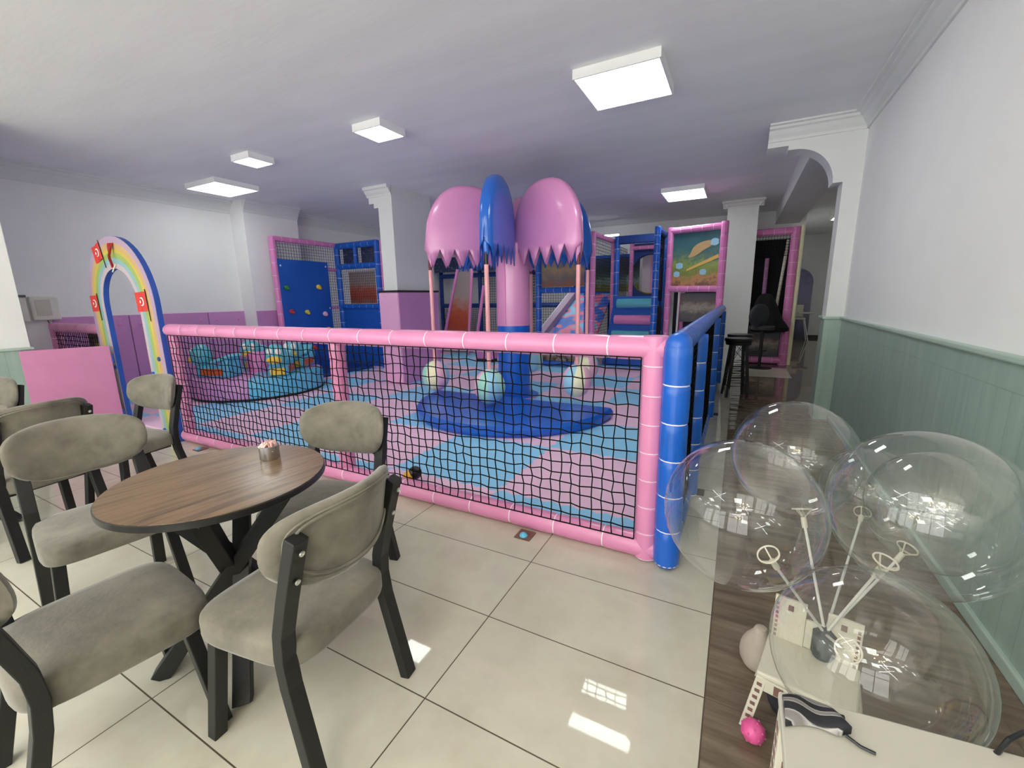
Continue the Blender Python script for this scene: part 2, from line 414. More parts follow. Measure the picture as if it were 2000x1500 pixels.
# pilaster and the arched bracket above it at the end of the right wall
pw = struct('wall_pilaster', MB().box((0.845, 5.70, 1.145), (XR, 5.95, 2.50)), MT['plaster'], smooth=False)
MB().box((0.835, 5.695, 0), (XR, 5.955, 1.115)).build('wainscot', MT['sage'], pw, smooth=False)
MB().box((0.815, 5.675, 1.115), (XR, 5.97, 1.145)).build('dado_rail', MT['sagetrim'], pw, smooth=False, bevel=0.008)
poly = [(XR, 2.5), (XR, 3.02), (0.15, 3.02), (0.15, 2.92), (0.34, 2.92), (0.34, 2.875)]
for i in range(13):
    a = PI / 2 * i / 12
    poly.append((0.40 + 0.36 * math.sin(a), 2.50 + 0.375 * math.cos(a)))
poly += [(0.80, 2.50)]
b1 = struct('trim_1', MB().prism([(x, 5.70, z) for x, z in poly], (0, 0.25, 0)), MT['plaster'], smooth=False)
def cornice(mb, p0, p1, out, top=C, drop=0.15, proj=0.14):
    # stepped cove along p0-p1, 'out' the horizontal direction into the room
    p0 = Vector(p0); p1 = Vector(p1); out = Vector(out)
    pr_ = [(0, drop), (0.018, drop), (0.022, drop * 0.82), (0.05, drop * 0.62), (0.075, drop * 0.36), (0.10, drop * 0.28), (0.105, drop * 0.14), (proj, drop * 0.1), (proj, 0), (0, 0)]
    R = [[Vector((p.x, p.y, top)) + out * a - Vector((0, 0, b)) for a, b in pr_] for p in (p0, p1)]
    return mb.rings(R)
struct('trim_2', cornice(MB(), (0.15, 5.70, 0), (XR, 5.70, 0), (0, -1, 0)), MT['plaster'], smooth=False)
struct('trim_3', cornice(MB(), (XR, -3.6, 0), (XR, 5.70, 0), (-1, 0, 0)), MT['plaster'], smooth=False)
# left wall, with the pier in the foreground and the second pier beside the climbing frame
wl = struct('wall_left', MB().box((XL - 0.2, -3.6, 0), (XL, YB, C)), MT['wall'], smooth=False)
struct('trim_4', cornice(MB(), (XL, 1.5, 0), (XL, YB, 0), (1, 0, 0), drop=0.2), MT['plaster'], smooth=False)
pier = struct('wall_pier_front', MB().box((XL, -3.6, 0), (-6.3, 1.55, C)), MT['wall'], smooth=False)
MB().box((-6.3, -3.6, 0), (-6.285, 1.55, 0.975)).build('wainscot', MT['sage'], pier, smooth=False)
MB().box((-6.3, -3.6, 0.975), (-6.265, 1.57, 1.0)).build('dado_rail', MT['sagetrim'], pier, smooth=False, bevel=0.006)
p2_ = struct('wall_pier_back', MB().box((XL, 4.72, 0), (-7.62, 5.75, C)), MT['wall'], smooth=False)
cornice(MB(), (-7.62, 4.72, 0), (-7.62, 5.75, 0), (1, 0, 0), drop=0.2).build('cornice', MT['plaster'], p2_, smooth=False)
# padded purple dado along the left wall, in sheets
for i, (a, b) in enumerate(((2.22, 3.02), (3.03, 4.10), (4.11, 4.72))):
    q = MB().box((XL, a, 0.03), (XL + 0.035, b, 1.25)).build('wall_pad', MT['purple'], wl, smooth=False, bevel=0.008)
    for yy in (a + 0.12, b - 0.12):
        MB().ball((XL + 0.04, yy, 1.12), 0.022, 8, 6, sc=(0.5, 1, 1)).build('button', MT['pink_dim'], q)
MB().box((-7.62, 4.72, 0.03), (-7.59, 5.1, 1.25)).build('wall_pad', MT['purple'], p2_, smooth=False, bevel=0.008)
# back wall and the corridor beyond
struct('wall_back', MB().box((XL, YB, 0), (1.12, YB + 0.15, C)), MT['wall'], smooth=False)
struct('wall_corridor_end', MB().box((1.0, 16.3, 0), (4.2, 16.5, C)), MT['wall'], smooth=False)
struct('wall_corridor_left', MB().box((0.97, YB + 0.15, 0), (1.12, 16.3, C)), MT['wall'], smooth=False)
struct('wall_corridor_right', MB().box((2.75, 5.95, 0), (2.95, 16.3, C)), MT['wall'], smooth=False)
struct('wall_return', MB().box((XR + 0.2, 5.75, 0), (2.95, 5.95, C)), MT['wall'], smooth=False)
struct('ceiling_beam', MB().box((0.56, 5.95, 2.84), (1.0, 16.3, C)), MT['plaster'], smooth=False)
struct('baseboard_corridor', MB().box((1.12, 16.27, 0), (2.75, 16.3, 0.09)), MT['skirting'], smooth=False)
# free-standing column in the middle of the play area
cf = struct('wall_column_middle', MB().box((-5.12, 5.33, 1.55), (-4.84, 6.28, C)), MT['plaster'], smooth=False)
MB().box((-5.20, 5.27, 0.03), (-4.80, 6.33, 1.52)).build('column_pad', [MT['pinkpad']], cf, smooth=False, bevel=0.02)
MB().box((-4.80, 5.29, 0.03), (-4.79, 6.31, 1.515)).build('column_side_pad', MT['purple'], cf, smooth=False)
MB().box((-5.205, 5.265, 1.52), (-4.79, 6.335, 1.55)).build('pad_edging', MT['black'], cf, smooth=False)
MB().prism([(-5.12, 5.34, 2.82), (-5.12, 5.34, 2.98), (-5.32, 5.34, 2.98), (-5.32, 5.34, 2.89), (-5.22, 5.34, 2.89), (-5.22, 5.34, 2.82)], (0, 0.9, 0)).build('stub_bracket', MT['plaster'], cf, smooth=False)
cornice(MB(), (-5.34, 5.34, 0), (-4.84, 5.34, 0), (0, -1, 0), drop=0.14, proj=0.1).build('capital', MT['plaster'], cf, smooth=False)
# column at the mouth of the corridor
cc = struct('wall_column_corridor', MB().box((-0.32, 9.56, 0), (0.20, 10.0, C)), MT['plaster'], smooth=False)
for p0, p1, o_ in (((-0.40, 9.56, 0), (0.28, 9.56, 0), (0, -1, 0)), ((0.20, 9.5, 0), (0.20, 10.06, 0), (1, 0, 0)), ((-0.32, 9.5, 0), (-0.32, 10.06, 0), (-1, 0, 0))):
    cornice(MB(), p0, p1, o_, drop=0.13, proj=0.1).build('capital', MT['plaster'], cc, smooth=False)

# glazed shopfront behind the viewpoint: daylight comes in between its piers
wf = MB()
for x0, x1 in ((-6.3, -6.0), (-4.1, -3.8), (-1.9, -1.6), (0.7, 1.0)): wf.box((x0, -3.6, 0), (x1, -3.45, C))
wf.box((-6.3, -3.6, 2.72), (1.0, -3.45, C)); wf.box((-6.3, -3.6, 0), (1.0, -3.45, 0.25))
struct('wall_front', wf, MT['wall'], smooth=False)
for i, (x0, x1) in enumerate(((-6.0, -4.1), (-3.8, -1.9), (-1.6, 0.7))):
    q = MB(); xm = (x0 + x1) / 2
    for a, b in ((x0, x0 + 0.05), (xm - 0.025, xm + 0.025), (x1 - 0.05, x1)): q.box((a, -3.55, 0.25), (b, -3.5, 2.72))
    for a, b in ((0.25, 0.30), (2.05, 2.10), (2.67, 2.72)): q.box((x0, -3.55, a), (x1, -3.5, b))
    o = struct('window_%d' % (i + 1), q, MT['black'], smooth=False)
    MB().box((x0, -3.53, 0.25), (x1, -3.524, 2.72)).build('pane', MT['film'], o, smooth=False)

# ------------------------------------------------------------------ ceiling lights
def ceiling_light(x, y, sx, sy, label, group=None, h=0.07, m_='lamp'):
    t = thing('ceiling_light', label, 'ceiling light', (x, y, C), 0, group)
    f = MB(); a, b = sx / 2, sy / 2
    f.box((-a, -b, -h), (a, -b + 0.014, 0)); f.box((-a, b - 0.014, -h), (a, b, 0))
    f.box((-a, -b + 0.014, -h), (-a + 0.014, b - 0.014, 0)); f.box((a - 0.014, -b + 0.014, -h), (a, b - 0.014, 0))
    f.box((-a + 0.014, -b + 0.014, -0.02), (a - 0.014, b - 0.014, 0))
    f.build('frame', MT['whitemetal'], t, smooth=False)
    MB().box((-a + 0.014, -b + 0.014, -h + 0.004), (a - 0.014, b - 0.014, -h + 0.012)).build('diffuser', MT[m_], t, smooth=False)
    return t
ceiling_light(-0.948, 3.85, 0.66, 0.66, 'largest square lit ceiling panel, overhead in front of the right wall bracket')
ceiling_light(-3.37, 3.60, 0.37, 0.36, 'small square lit panel between the largest panel and the far left ones')
ceiling_light(-5.33, 3.51, 0.34, 0.32, 'tiny square lit panel, furthest one above the left wall side of the fence')
ceiling_light(-6.95, 4.05, 0.76, 0.64, 'wide lit panel closest to the left wall above the rainbow arch', m_='lamp_soft')
ceiling_light(-0.95, 8.22, 0.66, 0.80, 'lit ceiling panel at the back above the picture board')
ceiling_light(-5.33, 7.75, 0.62, 0.62, 'added fill light panel, unseen behind the left pink carousel leaf')  # added out of sight to brighten the rear ceiling and mats
ceiling_light(-3.93, 9.03, 0.62, 0.62, 'added fill light panel, unseen behind the right pink carousel leaf')  # second added panel, out of sight, lifting the back of the room
ceiling_light(2.0, 12.6, 0.5, 0.5, 'added fill light panel, unseen in the corridor behind the right wall')  # added out of sight to light the corridor
for x, y in ((-6.2, -1.5), (-3.3, -1.6), (-0.4, -1.4), (-6.2, -3.1), (-3.3, -3.1), (-0.4, -3.1)):
    ceiling_light(x, y, 0.62, 0.62, 'added square fill light panel on the ceiling, unseen behind the viewpoint', 'added fill panels over the seating area')  # invented panels, added for flatter light from behind the camera
# crossed tube lights over the seating area (mirrored in the balloons)
for x, y in ((-1.9, -0.9), (0.35, -2.6), (-4.6, -2.4)):
    t = thing('tube_light', 'crossed white tube light behind the viewpoint, seen only reflected in balloons', 'ceiling light', (x, y, C - 0.05), 0.4, 'crossed tube lights')
    MB().box((-0.06, -0.06, -0.02), (0.06, 0.06, 0.05)).build('mount', MT['whitemetal'], t, smooth=False)
    for a in (0, PI / 2):
        MB().tube([(0.75 * math.cos(a), 0.75 * math.sin(a), -0.05 - a * 0.03), (-0.75 * math.cos(a), -0.75 * math.sin(a), -0.05 - a * 0.03)], 0.009, 8).build('tube', MT['tube'], t)
t = thing('tube_light', 'white tube light inside the back play frame, left of the padded steps', 'ceiling light', (-2.9, 10.25, 2.77), -0.1)
MB().tube([(-0.35, 0, 0), (0.35, 0, 0)], 0.02, 8).build('tube', MT['tube_soft'], t)
MB().box((-0.37, -0.025, 0.02), (0.37, 0.025, 0.05)).build('mount', MT['whitemetal'], t, smooth=False)
MB().tube([(0, 0, 0.05), (0, 0, C - 2.77)], 0.006, 6).build('hanger', MT['whitemetal'], t)
t = thing('pendant_lamp', 'cluster of warm bulbs behind the viewpoint, seen only reflected in balloons', 'pendant lamp', (0.1, -1.2, C))
MB().tube([(0, 0, 0), (0, 0, -0.5)], 0.01, 8).build('rod', MT['gold'], t)
for k_ in range(7):
    a = k_ * 0.9; q = MB().tube([(0, 0, -0.48), (0.3 * math.cos(a), 0.3 * math.sin(a), -0.55 - 0.04 * (k_ % 3))], 0.006, 6).build('arm', MT['gold'], t)
    MB().ball((0.3 * math.cos(a), 0.3 * math.sin(a), -0.59 - 0.04 * (k_ % 3)), 0.03, 12, 8).build('bulb', MT['bulb'], q)
t = thing('downlight', 'small round lit spot in the corridor ceiling past the arched bracket', 'ceiling light', (1.72, 10.2, C))
MB().lathe([(0.13, 0), (0.13, -0.02), (0.10, -0.025), (0.0001, -0.025)], 20).build('rim', MT['whitemetal'], t)
MB().lathe([(0.095, -0.026), (0.095, -0.032), (0.0001, -0.032)], 20).build('lens', MT['spot'], t)

# ------------------------------------------------------------------ foam floor mats
def zig(p, q, n, amp, seed):
    # toothed seam from p to q (shared by both neighbours)
    p = Vector(p); q = Vector(q); d = (q - p) / n; nn = Vector((-d.y, d.x)).normalized(); out = [p.copy()]
    for i in range(1, n): out.append(p + d * i + nn * (amp if i % 2 else -amp))
    out.append(q.copy()); return out
GX = [-7.96, -7.45, -6.45, -5.45, -4.45, -3.45, -2.45, -1.45, -0.45 + 0.05]
GY = [2.24, 2.5, 3.5, 4.45, 5.4, 6.35, 7.3, 8.25, 9.2]
def P2(i, j): return (GX[i], GY[j])
ORD = ['front', 'second', 'third', 'fourth', 'fifth', 'sixth', 'seventh', 'eighth', 'ninth']
for i in range(len(GX) - 1):
    for j in range(len(GY) - 1):
        nt = 17; am = 0.016
        e1 = zig(P2(i, j), P2(i + 1, j), nt, am if j > 0 else 0, 0); e2 = zig(P2(i + 1, j), P2(i + 1, j + 1), nt, am if i < len(GX) - 2 else 0, 0)
        e3 = zig(P2(i, j + 1), P2(i + 1, j + 1), nt, am if j < len(GY) - 2 else 0, 0); e4 = zig(P2(i, j), P2(i, j + 1), nt, am if i > 0 else 0, 0)
        ol = e1[:-1] + e2[:-1] + list(reversed(e3))[:-1] + list(reversed(e4))[:-1]
        bl = (i + j) % 2 == 1
        o = MB().prism([(p.x, p.y, 0.002) for p in ol], (0, 0, 0.026)).build('foam_mat', MT['matblue'] if bl else MT['matpink'], smooth=False)
        c_ = 'sky blue' if bl else 'pale pink'
        tag(o, '%s foam mat, %s row from net fence, %s column from blue fence' % (c_, ORD[j], ORD[7 - i]), 'floor mat', 'foam puzzle mats on the play area floor')

# ================================================================== FRONT NET FENCE (pink)
F0, F1, FY = -4.98, -0.285, 2.19
f = thing('net_fence', 'long pink padded fence with black net in front of the play area', 'fence', ((F0 + F1) / 2, FY, 0))
hx = (F1 - F0) / 2
tops = [MT['pink'], MT['tie']]
MB().pad((-hx, 0, 1.145), (hx, 0, 1.145), 0.062, 0.285).build('top_rail', tops, f)
MB().pad((-hx, 0, 0.066), (hx, 0, 0.066), 0.064, 0.285).build('bottom_rail', tops, f)
MB().pad((hx - 0.062, 0, 0.01), (hx - 0.062, 0, 1.205), 0.064, 0.15).build('post', tops, f)
MB().pad((-0.02, 0.03, 0.1), (-0.02, 0.03, 1.1), 0.06, 0.15, ties=False).build('post', tops, f)
MB().pad((-hx + 0.03, 0.02, 0.05), (-hx + 0.03, 0.02, 1.15), 0.05, 0.2).build('post', tops, f)
nm = net_mesh(MB(), (-hx + 0.05, -0.045, 0.115), (1, 0, 0), (0, 0, 1), 2 * hx - 0.17, 0.985, 0.060, 0.0037, 0.13)
nm.build('net', MT['net'], f)
for dx, dy in ((0.43 - hx, -0.11), (3.95 - hx, -0.11)):
    fb = MB().box((dx - 0.05, dy - 0.04, 0.001), (dx + 0.05, dy + 0.06, 0.006)).build('floor_plate', MT['brown'], f, smooth=False)
    MB().ball((dx, dy - 0.01, 0.012), 0.026, 10, 6, sc=(1, 1, 0.7)).build('bolt_cap', MT['lightblue'], fb)
# the short piece between the left wall and the rainbow arch
f = thing('net_fence', 'short pink padded net fence between left wall and rainbow arch', 'fence', (-7.15, FY, 0))
MB().pad((-0.72, 0, 1.125), (0.7, 0, 1.125), 0.06, 0.3).build('top_rail', tops, f)
MB().pad((-0.72, 0, 0.066), (0.7, 0, 0.066), 0.06, 0.3).build('bottom_rail', tops, f)
MB().pad((-0.68, 0, 0.01), (-0.68, 0, 1.18), 0.062, 0.2).build('post', tops, f)
net_mesh(MB(), (-0.64, -0.03, 0.11), (1, 0, 0), (0, 0, 1), 1.32, 0.97, 0.055, 0.0045, 0.1).build('net', MT['net'], f)
s_ = thing('sign_board', 'small brown sign with yellow panel behind net left of the arch', 'sign', (-7.05, 2.30, 0.80))
MB().box((-0.20, 0, 0), (0.20, 0.02, 0.25)).build('board', MT['brown'], s_, smooth=False)
MB().box((-0.02, 0.005, -0.77), (0.02, 0.02, 0.0)).build('post', MT['brown'], s_, smooth=False)
MB().box((-0.02, -0.004, 0.03), (0.08, 0.0, 0.15)).build('panel', MT['gold'], s_, smooth=False)
MB().box((0.10, -0.004, 0.03), (0.18, 0.0, 0.13)).build('panel', MT['flagwhite'], s_, smooth=False)

# ================================================================== SIDE FENCE (blue)
SX = -0.235
f = thing('net_fence', 'blue padded side fence with dark mesh running along the corridor', 'fence', (SX, 5.1, 0))
bt = [MT['blue'], MT['tie']]
R = MB()
R.pad((0, -2.9, 1.17), (0, 2.84, 1.17), 0.058, 0.11); R.build('top_rail', bt, f)
MB().pad((0, -2.9, 0.06), (0, 2.84, 0.06), 0.05, 0.3).build('bottom_rail', bt, f)
q = MB().pad((0.0, -2.955, 0.03), (0.0, -2.955, 1.165), 0.066, 0.19); q.ball((0.0, -2.955, 1.165), 0.063, 14, 8); q.ball((0, -2.955, 0.035), 0.062, 14, 8, sc=(1, 1, 0.55))
q.build('post', bt, f)
for y in (-2.1, 0.0, 2.1):
    MB().pad((0.028, y, 0.05), (0.028, y, 1.15), 0.055, 0.19).build('post', bt, f)
nm = MB()
for a, b in ((-2.88, -2.16), (-2.04, -0.06), (0.06, 2.04), (2.16, 2.8)):
    net_mesh(nm, (0.022, a, 0.1), (0, 1, 0), (0, 0, 1), b - a, 1.02, 0.045, 0.0045, 0.1)
nm.build('net', MT['net'], f)
MB().box((-0.012, -2.86, 0.1), (0.012, 2.82, 1.12)).build('mesh_panel', MT['dark'], f, smooth=False)
for y in (-2.0, 0.3):
    MB().box((0.05, y, 0.001), (0.12, y + 0.1, 0.008)).build('floor_plate', MT['black'], f, smooth=False)

# ================================================================== RAINBOW ARCH
AX, AY = -5.70, 2.12
arch = thing('rainbow_arch', 'rainbow painted entrance arch with blue edges and little red flags', 'arch', (AX, AY, 0))
def arc_strip(r0, r1, zc, y0, y1, zb=0.0, n=28, M_=None):
    mb = MB(); R = []
    path = [(-1, zb)] + [None] * 0
    pts = []
    for i in range(n + 1):
        a = PI - PI * i / n; pts.append((math.cos(a), math.sin(a)))
    def ring(cx, sz, z):  # cx = cos, sz = sin
        return [(r0 * cx, y0, z + r0 * sz), (r1 * cx, y0, z + r1 * sz), (r1 * cx, y1, z + r1 * sz), (r0 * cx, y1, z + r0 * sz)]
    R.append(ring(-1, 0, zb))
    for c_, s__ in pts: R.append(ring(c_, s__, zc))
    R.append(ring(1, 0, zb))
    return mb.rings(R)
ZC = 1.38; RO, RI = 0.70, 0.385
arc_strip(RI, RO, ZC, 0.0, 0.048).build('arch_body', MT['archblue'], arch, smooth=False)
wd = RO - RI; fr = [0, 0.17, 0.33, 0.5, 0.62, 0.8, 1.0]
for k_, nm_ in enumerate(('palepink', 'paleblue', 'palegreen', 'paleyellow', 'peach', 'lilac')):
    arc_strip(RI + wd * fr[k_], RI + wd * fr[k_ + 1], ZC, -0.004, 0.0).build('rainbow_band', MT[nm_], arch, smooth=False)
for x, z in ((-0.48, 0.86), (-0.40, 0.72), (0.43, 0.7), (0.60, 0.86), (0.45, 0.1)):
    MB().lathe([(0.0001, 0), (0.022, 0), (0.022, 0.012), (0.0001, 0.014)], 12).build('bolt', MT['archblue'], arch, loc=(x, -0.004, z)).rotation_euler = (PI / 2, 0, 0)
def flag(x, z, rot, label, w_=0.17, h=0.17):
    t = thing('flag', label, 'flag', (AX + x, AY - 0.007, z)); t.rotation_euler = (0, rot, 0); t['group'] = 'little red flags on the rainbow arch'
    n = 8; R = [[(-w_ * i / n, -0.004 - 0.006 * math.sin(i * 0.9), -h / 2), (-w_ * i / n, -0.004 - 0.006 * math.sin(i * 0.9), h / 2), (-w_ * i / n, -0.002 - 0.006 * math.sin(i * 0.9), h / 2), (-w_ * i / n, -0.002 - 0.006 * math.sin(i * 0.9), -h / 2)] for i in range(n + 1)]
    cl = MB().rings(R).build('cloth', MT['red'], t, smooth=False)
    # crescent, opening away from the stick, and a five-pointed star
    cr = []; cx = -w_ * 0.40
    for i in range(21):
        a = -2.5 + 5.0 * i / 20; cr.append((cx + 0.042 * math.cos(a), -0.0115, 0.042 * math.sin(a)))
    for i in range(21):
        a = 2.28 - 4.56 * i / 20; cr.append((cx - 0.012 + 0.033 * math.cos(a), -0.0115, 0.033 * math.sin(a)))
    mb = MB(); n_ = 21
    for i in range(n_ - 1): mb.add([cr[i], cr[i + 1], cr[2 * n_ - 2 - i], cr[2 * n_ - 1 - i]], [(0, 1, 2, 3)])
    mb.build('crescent', MT['flagwhite'], t, smooth=False)
    st = []
    for i in range(10):
        a = PI + i * PI / 5; r_ = 0.019 if i % 2 == 0 else 0.008
        st.append((cx - 0.030 + r_ * math.cos(a), -0.0118, r_ * math.sin(a)))
    MB().prism(st, (0, 0.0008, 0)).build('star', MT['flagwhite'], t, smooth=False)
    MB().tube([(0.004, -0.004, h / 2 + 0.02), (0.006, -0.004, -h / 2 - 0.10)], 0.004, 6).build('stick', MT['black'], t)
    return t
flag(-0.20, 1.955, -0.27, 'tilted red flag with white crescent at the upper left of the arch')
flag(-0.50, 1.42, -0.03, 'small red flag with crescent on left leg of the rainbow arch', 0.16, 0.17)
flag(0.57, 1.43, -0.05, 'red crescent flag on right leg of the rainbow arch', 0.20, 0.19)
t = thing('flag', 'crumpled dark red flag curling off top centre of the arch', 'flag', (AX + 0.05, AY - 0.006, 1.90)); t['group'] = 'little red flags on the rainbow arch'
R = []
for i in range(9):
    a = i / 8; R.append([(0.05 * math.sin(3.5 * a + j * 0.6) * 0.6 + 0.02 * j - 0.02, -0.012 - 0.03 * math.sin(PI * a) - 0.012 * math.cos(j * 2 + a * 4) , 0.11 - 0.24 * a) for j in (0, 1, 2)] + [(0.05 * math.sin(3.5 * a + j * 0.6) * 0.6 + 0.02 * j - 0.02, -0.006 - 0.03 * math.sin(PI * a) - 0.012 * math.cos(j * 2 + a * 4), 0.11 - 0.24 * a) for j in (2, 1, 0)])
MB().rings(R).build('cloth', MT['darkred'], t)
MB().tube([(0.03, -0.01, -0.10), (-0.05, -0.012, -0.17)], 0.006, 6).build('stick', MT['cream'], t)
# pink gate swung open towards the seating area
g = thing('gate', 'plain pink painted gate panel swung open beside the arch', 'gate', (-6.06, 2.08, 0)); g.rotation_euler = (0, 0, math.atan2(-0.62, -0.23))
MB().box((0.0, -0.012, 0.04), (0.66, 0.012, 0.965)).build('panel', MT['gatepink'], g, smooth=False, bevel=0.004)
for z in (0.2, 0.82): MB().tube([(-0.006, 0.0, z - 0.05), (-0.006, 0.0, z + 0.05)], 0.01, 8).build('hinge', MT['archblue'], g)
# electric boxes on the left wall
t = thing('electric_box', 'pale square electric box with cable, left wall above the net fence', 'electric box', (XL, 2.17, 1.22))
MB().box((0, -0.13, 0), (0.07, 0.13, 0.30)).build('case', MT['elec'], t, smooth=False, bevel=0.012)
MB().box((0.07, -0.09, 0.06), (0.076, 0.05, 0.26)).build('cover', MT['white'], t, smooth=False, bevel=0.003)
MB().tube([(0.03, 0.0, 0.0), (0.03, 0.02, -0.06), (0.02, 0.10, -0.16), (0.02, 0.12, -0.5), (0.02, 0.12, -1.2)], 0.006, 6).build('cable', MT['elecgrey'], t)
t = thing('electric_box', 'narrow electric box with dark blue top edge at the white pier corner', 'electric box', (XL, 1.90, 1.21))
MB().box((0, -0.12, 0), (0.11, 0.10, 0.30)).build('case', MT['elec'], t, smooth=False, bevel=0.008)
MB().box((0, -0.12, 0.30), (0.115, 0.105, 0.33)).build('lid', MT['elecgrey'], t, smooth=False)

# ================================================================== ROUND SPINNER WITH BIRD SEATS
PX, PY = -6.70, 4.08
sp = thing('play_platform', 'round soft platform in purple and light blue wedges by left wall', 'play platform', (PX, PY, 0.028))
n = 48
def wedge(a0, a1, r, z0, z1):
    mb = MB(); k = max(3, int((a1 - a0) / 0.13)); pr_ = [(0.0, z0), (r, z0), (r, z1 - 0.03), (r - 0.012, z1 - 0.008), (r - 0.04, z1), (0.0, z1)]
    R = [[(x * math.cos(a0 + (a1 - a0) * i / k), x * math.sin(a0 + (a1 - a0) * i / k), z) for x, z in pr_] for i in range(k + 1)]
    return mb.rings(R)
for i in range(4):
    a0 = -0.72 + i * PI / 2; wedge(a0, a0 + PI / 2, 0.92, 0.03, 0.30).build('wedge', [MT['lightblue'], MT['purple']][i % 2], sp)
MB().lathe([(0.925, 0.0), (0.935, 0.01), (0.935, 0.032), (0.91, 0.035), (0.5, 0.035)], 48).build('base_ring', MT['blackplastic'], sp)
MB().lathe([(0.16, 0.3), (0.16, 0.55), (0.13, 0.6), (0.0001, 0.61)], 24).build('hub', MT['pink_dim'], sp)
def bird_seat(x, y, rz, label):
    # a rider shaped like a bird: rounded body, upright head with round eyes, broad beak, sloping back
    t = thing('bird_seat', label, 'ride-on seat', (PX + x, PY + y, 0.33), rz, 'bird shaped seats on the round platform')
    b = MB()
    R = []
    for i in range(9):
        a = i / 8; zz = 0.0 + 0.0 * a
        prf = [(-0.24, 0.15), (-0.2, 0.19), (-0.08, 0.21), (0.06, 0.20), (0.2, 0.13)][min(4, i // 2)]
    prof = [(-0.30, 0.30, 0.0), (-0.22, 0.27, 0.0), (-0.08, 0.17, 0.0), (0.08, 0.16, 0.0), (0.24, 0.18, 0.0)]
    sec = []
    for yy, top, _ in prof:
        sec.append([(-0.13, yy, 0), (-0.13, yy, top * 0.8), (-0.09, yy, top), (0.09, yy, top), (0.13, yy, top * 0.8), (0.13, yy, 0)])
    b.rings(sec); b.build('body', MT['lightblue'], t, bevel=0.02)
    MB().prism([(-0.11, -0.34, 0.30), (0.11, -0.34, 0.30), (0.11, 0.02, 0.19), (-0.11, 0.02, 0.19)], (0, 0.02, 0.04)).build('seat_pad', MT['aqua'], t, smooth=False, bevel=0.015)
    h = MB().ball((0, 0.24, 0.30), 0.16, 18, 12, sc=(0.95, 0.8, 1.1)).build('head', MT['teal'], t)
    MB().ball((0, 0.37, 0.25), 0.10, 14, 10, sc=(1.05, 0.75, 0.55)).build('beak', MT['yellow'], h)
    for s in (-1, 1):
        e = MB().ball((s * 0.055, 0.345, 0.37), 0.045, 12, 8, sc=(0.9, 0.6, 1.15)).build('eye', MT['flagwhite'], h)
        MB().box((s * 0.132 - 0.008, -0.2, 0.03), (s * 0.132 + 0.008, 0.16, 0.13)).build('wing', MT['orange'], t, smooth=False, bevel=0.006)
    MB().box((-0.10, 0.255, 0.02), (0.10, 0.275, 0.12)).build('belly', MT['yellow'], t, smooth=False, bevel=0.006)
    return t
bird_seat(-0.10, -0.56, 1.9, 'bird shaped seat facing away, sloping aqua back, nearest the rainbow arch')
bird_seat(-0.52, 0.28, -2.35, 'bird shaped seat facing the fence, in the middle of the round platform')
bird_seat(0.60, -0.02, 3.9, 'bird shaped seat tilted left on the light blue wedge by the fence post')
bird_seat(0.20, 0.60, -2.6, 'bird shaped seat furthest back on the light blue wedge near the column')

# ================================================================== PALM-LIKE CAROUSEL
TX, TY = -2.75, 5.30
ca = thing('carousel', 'palm shaped soft carousel with pink and blue leaves and striped ball seats', 'carousel', (TX, TY, 0.028))
tr = MB().lathe([(0.225, 0.03), (0.225, 1.0)], 28).build('trunk', MT['blue'], ca)
tk = MB().lathe([(0.229, 1.0), (0.230, 1.2), (0.226, 1.5), (0.231, 1.8), (0.225, 2.06), (0.15, 2.12)], 28).build('trunk_sleeve', MT['leafpink'], ca)
MB().box((-0.006, -0.238, 1.02), (0.006, -0.226, 2.05)).build('seam', MT['pink_dim'], tk, smooth=False)
MB().lathe([(0.34, 0.0), (0.345, 0.012), (0.345, 0.024), (0.30, 0.03), (0.2, 0.03)], 32, mis=[1, 1, 0, 0]).build('base_flange', [MT['blue'], MT['pink']], ca)
def leaf_mesh():
    mb = MB(); N = 24; A = 14; R = []
    for i in range(N + 1):
        t = -1 + 2 * i / N; u = 0.60 + 0.56 * t
        q = math.sqrt(max(0.0, 1 - abs(t) ** 2.3))
        wv = 0.012 + 0.108 * q ** 0.8
        zt = 2.02 + 0.76 * max(0.0, 1 - abs(t) ** 2.4) ** 0.52
        if zt < 2.03: zt = 2.03
        ph = i % 4; zb = 1.99 - (0.0, 0.11, 0.22, 0.11)[ph] * (0.55 if i in (0, 1, N, N - 1) else 1.0)
        ring = []
        for j in range(A + 1):
            a = PI * j / A; cy = math.cos(a); sy = math.sin(a)
            ring.append((u, wv * math.copysign(abs(cy) ** 0.55, cy), 1.99 + (zt - 1.99) * abs(sy) ** 0.62))
        ring[0] = (u, wv * 1.06, zb); ring[-1] = (u, -wv * 1.06, zb)
        ring.insert(1, (u, wv * 1.03, 2.0)); ring.insert(-1, (u, -wv * 1.03, 2.0))
        R.append(ring)
    k = len(R[0]); vs = [p for r in R for p in r]; fs = []
    for i in range(N):
        for j in range(k - 1): fs.append((i * k + j, i * k + j + 1, (i + 1) * k + j + 1, (i + 1) * k + j))
    mb.add(vs, fs); return mb
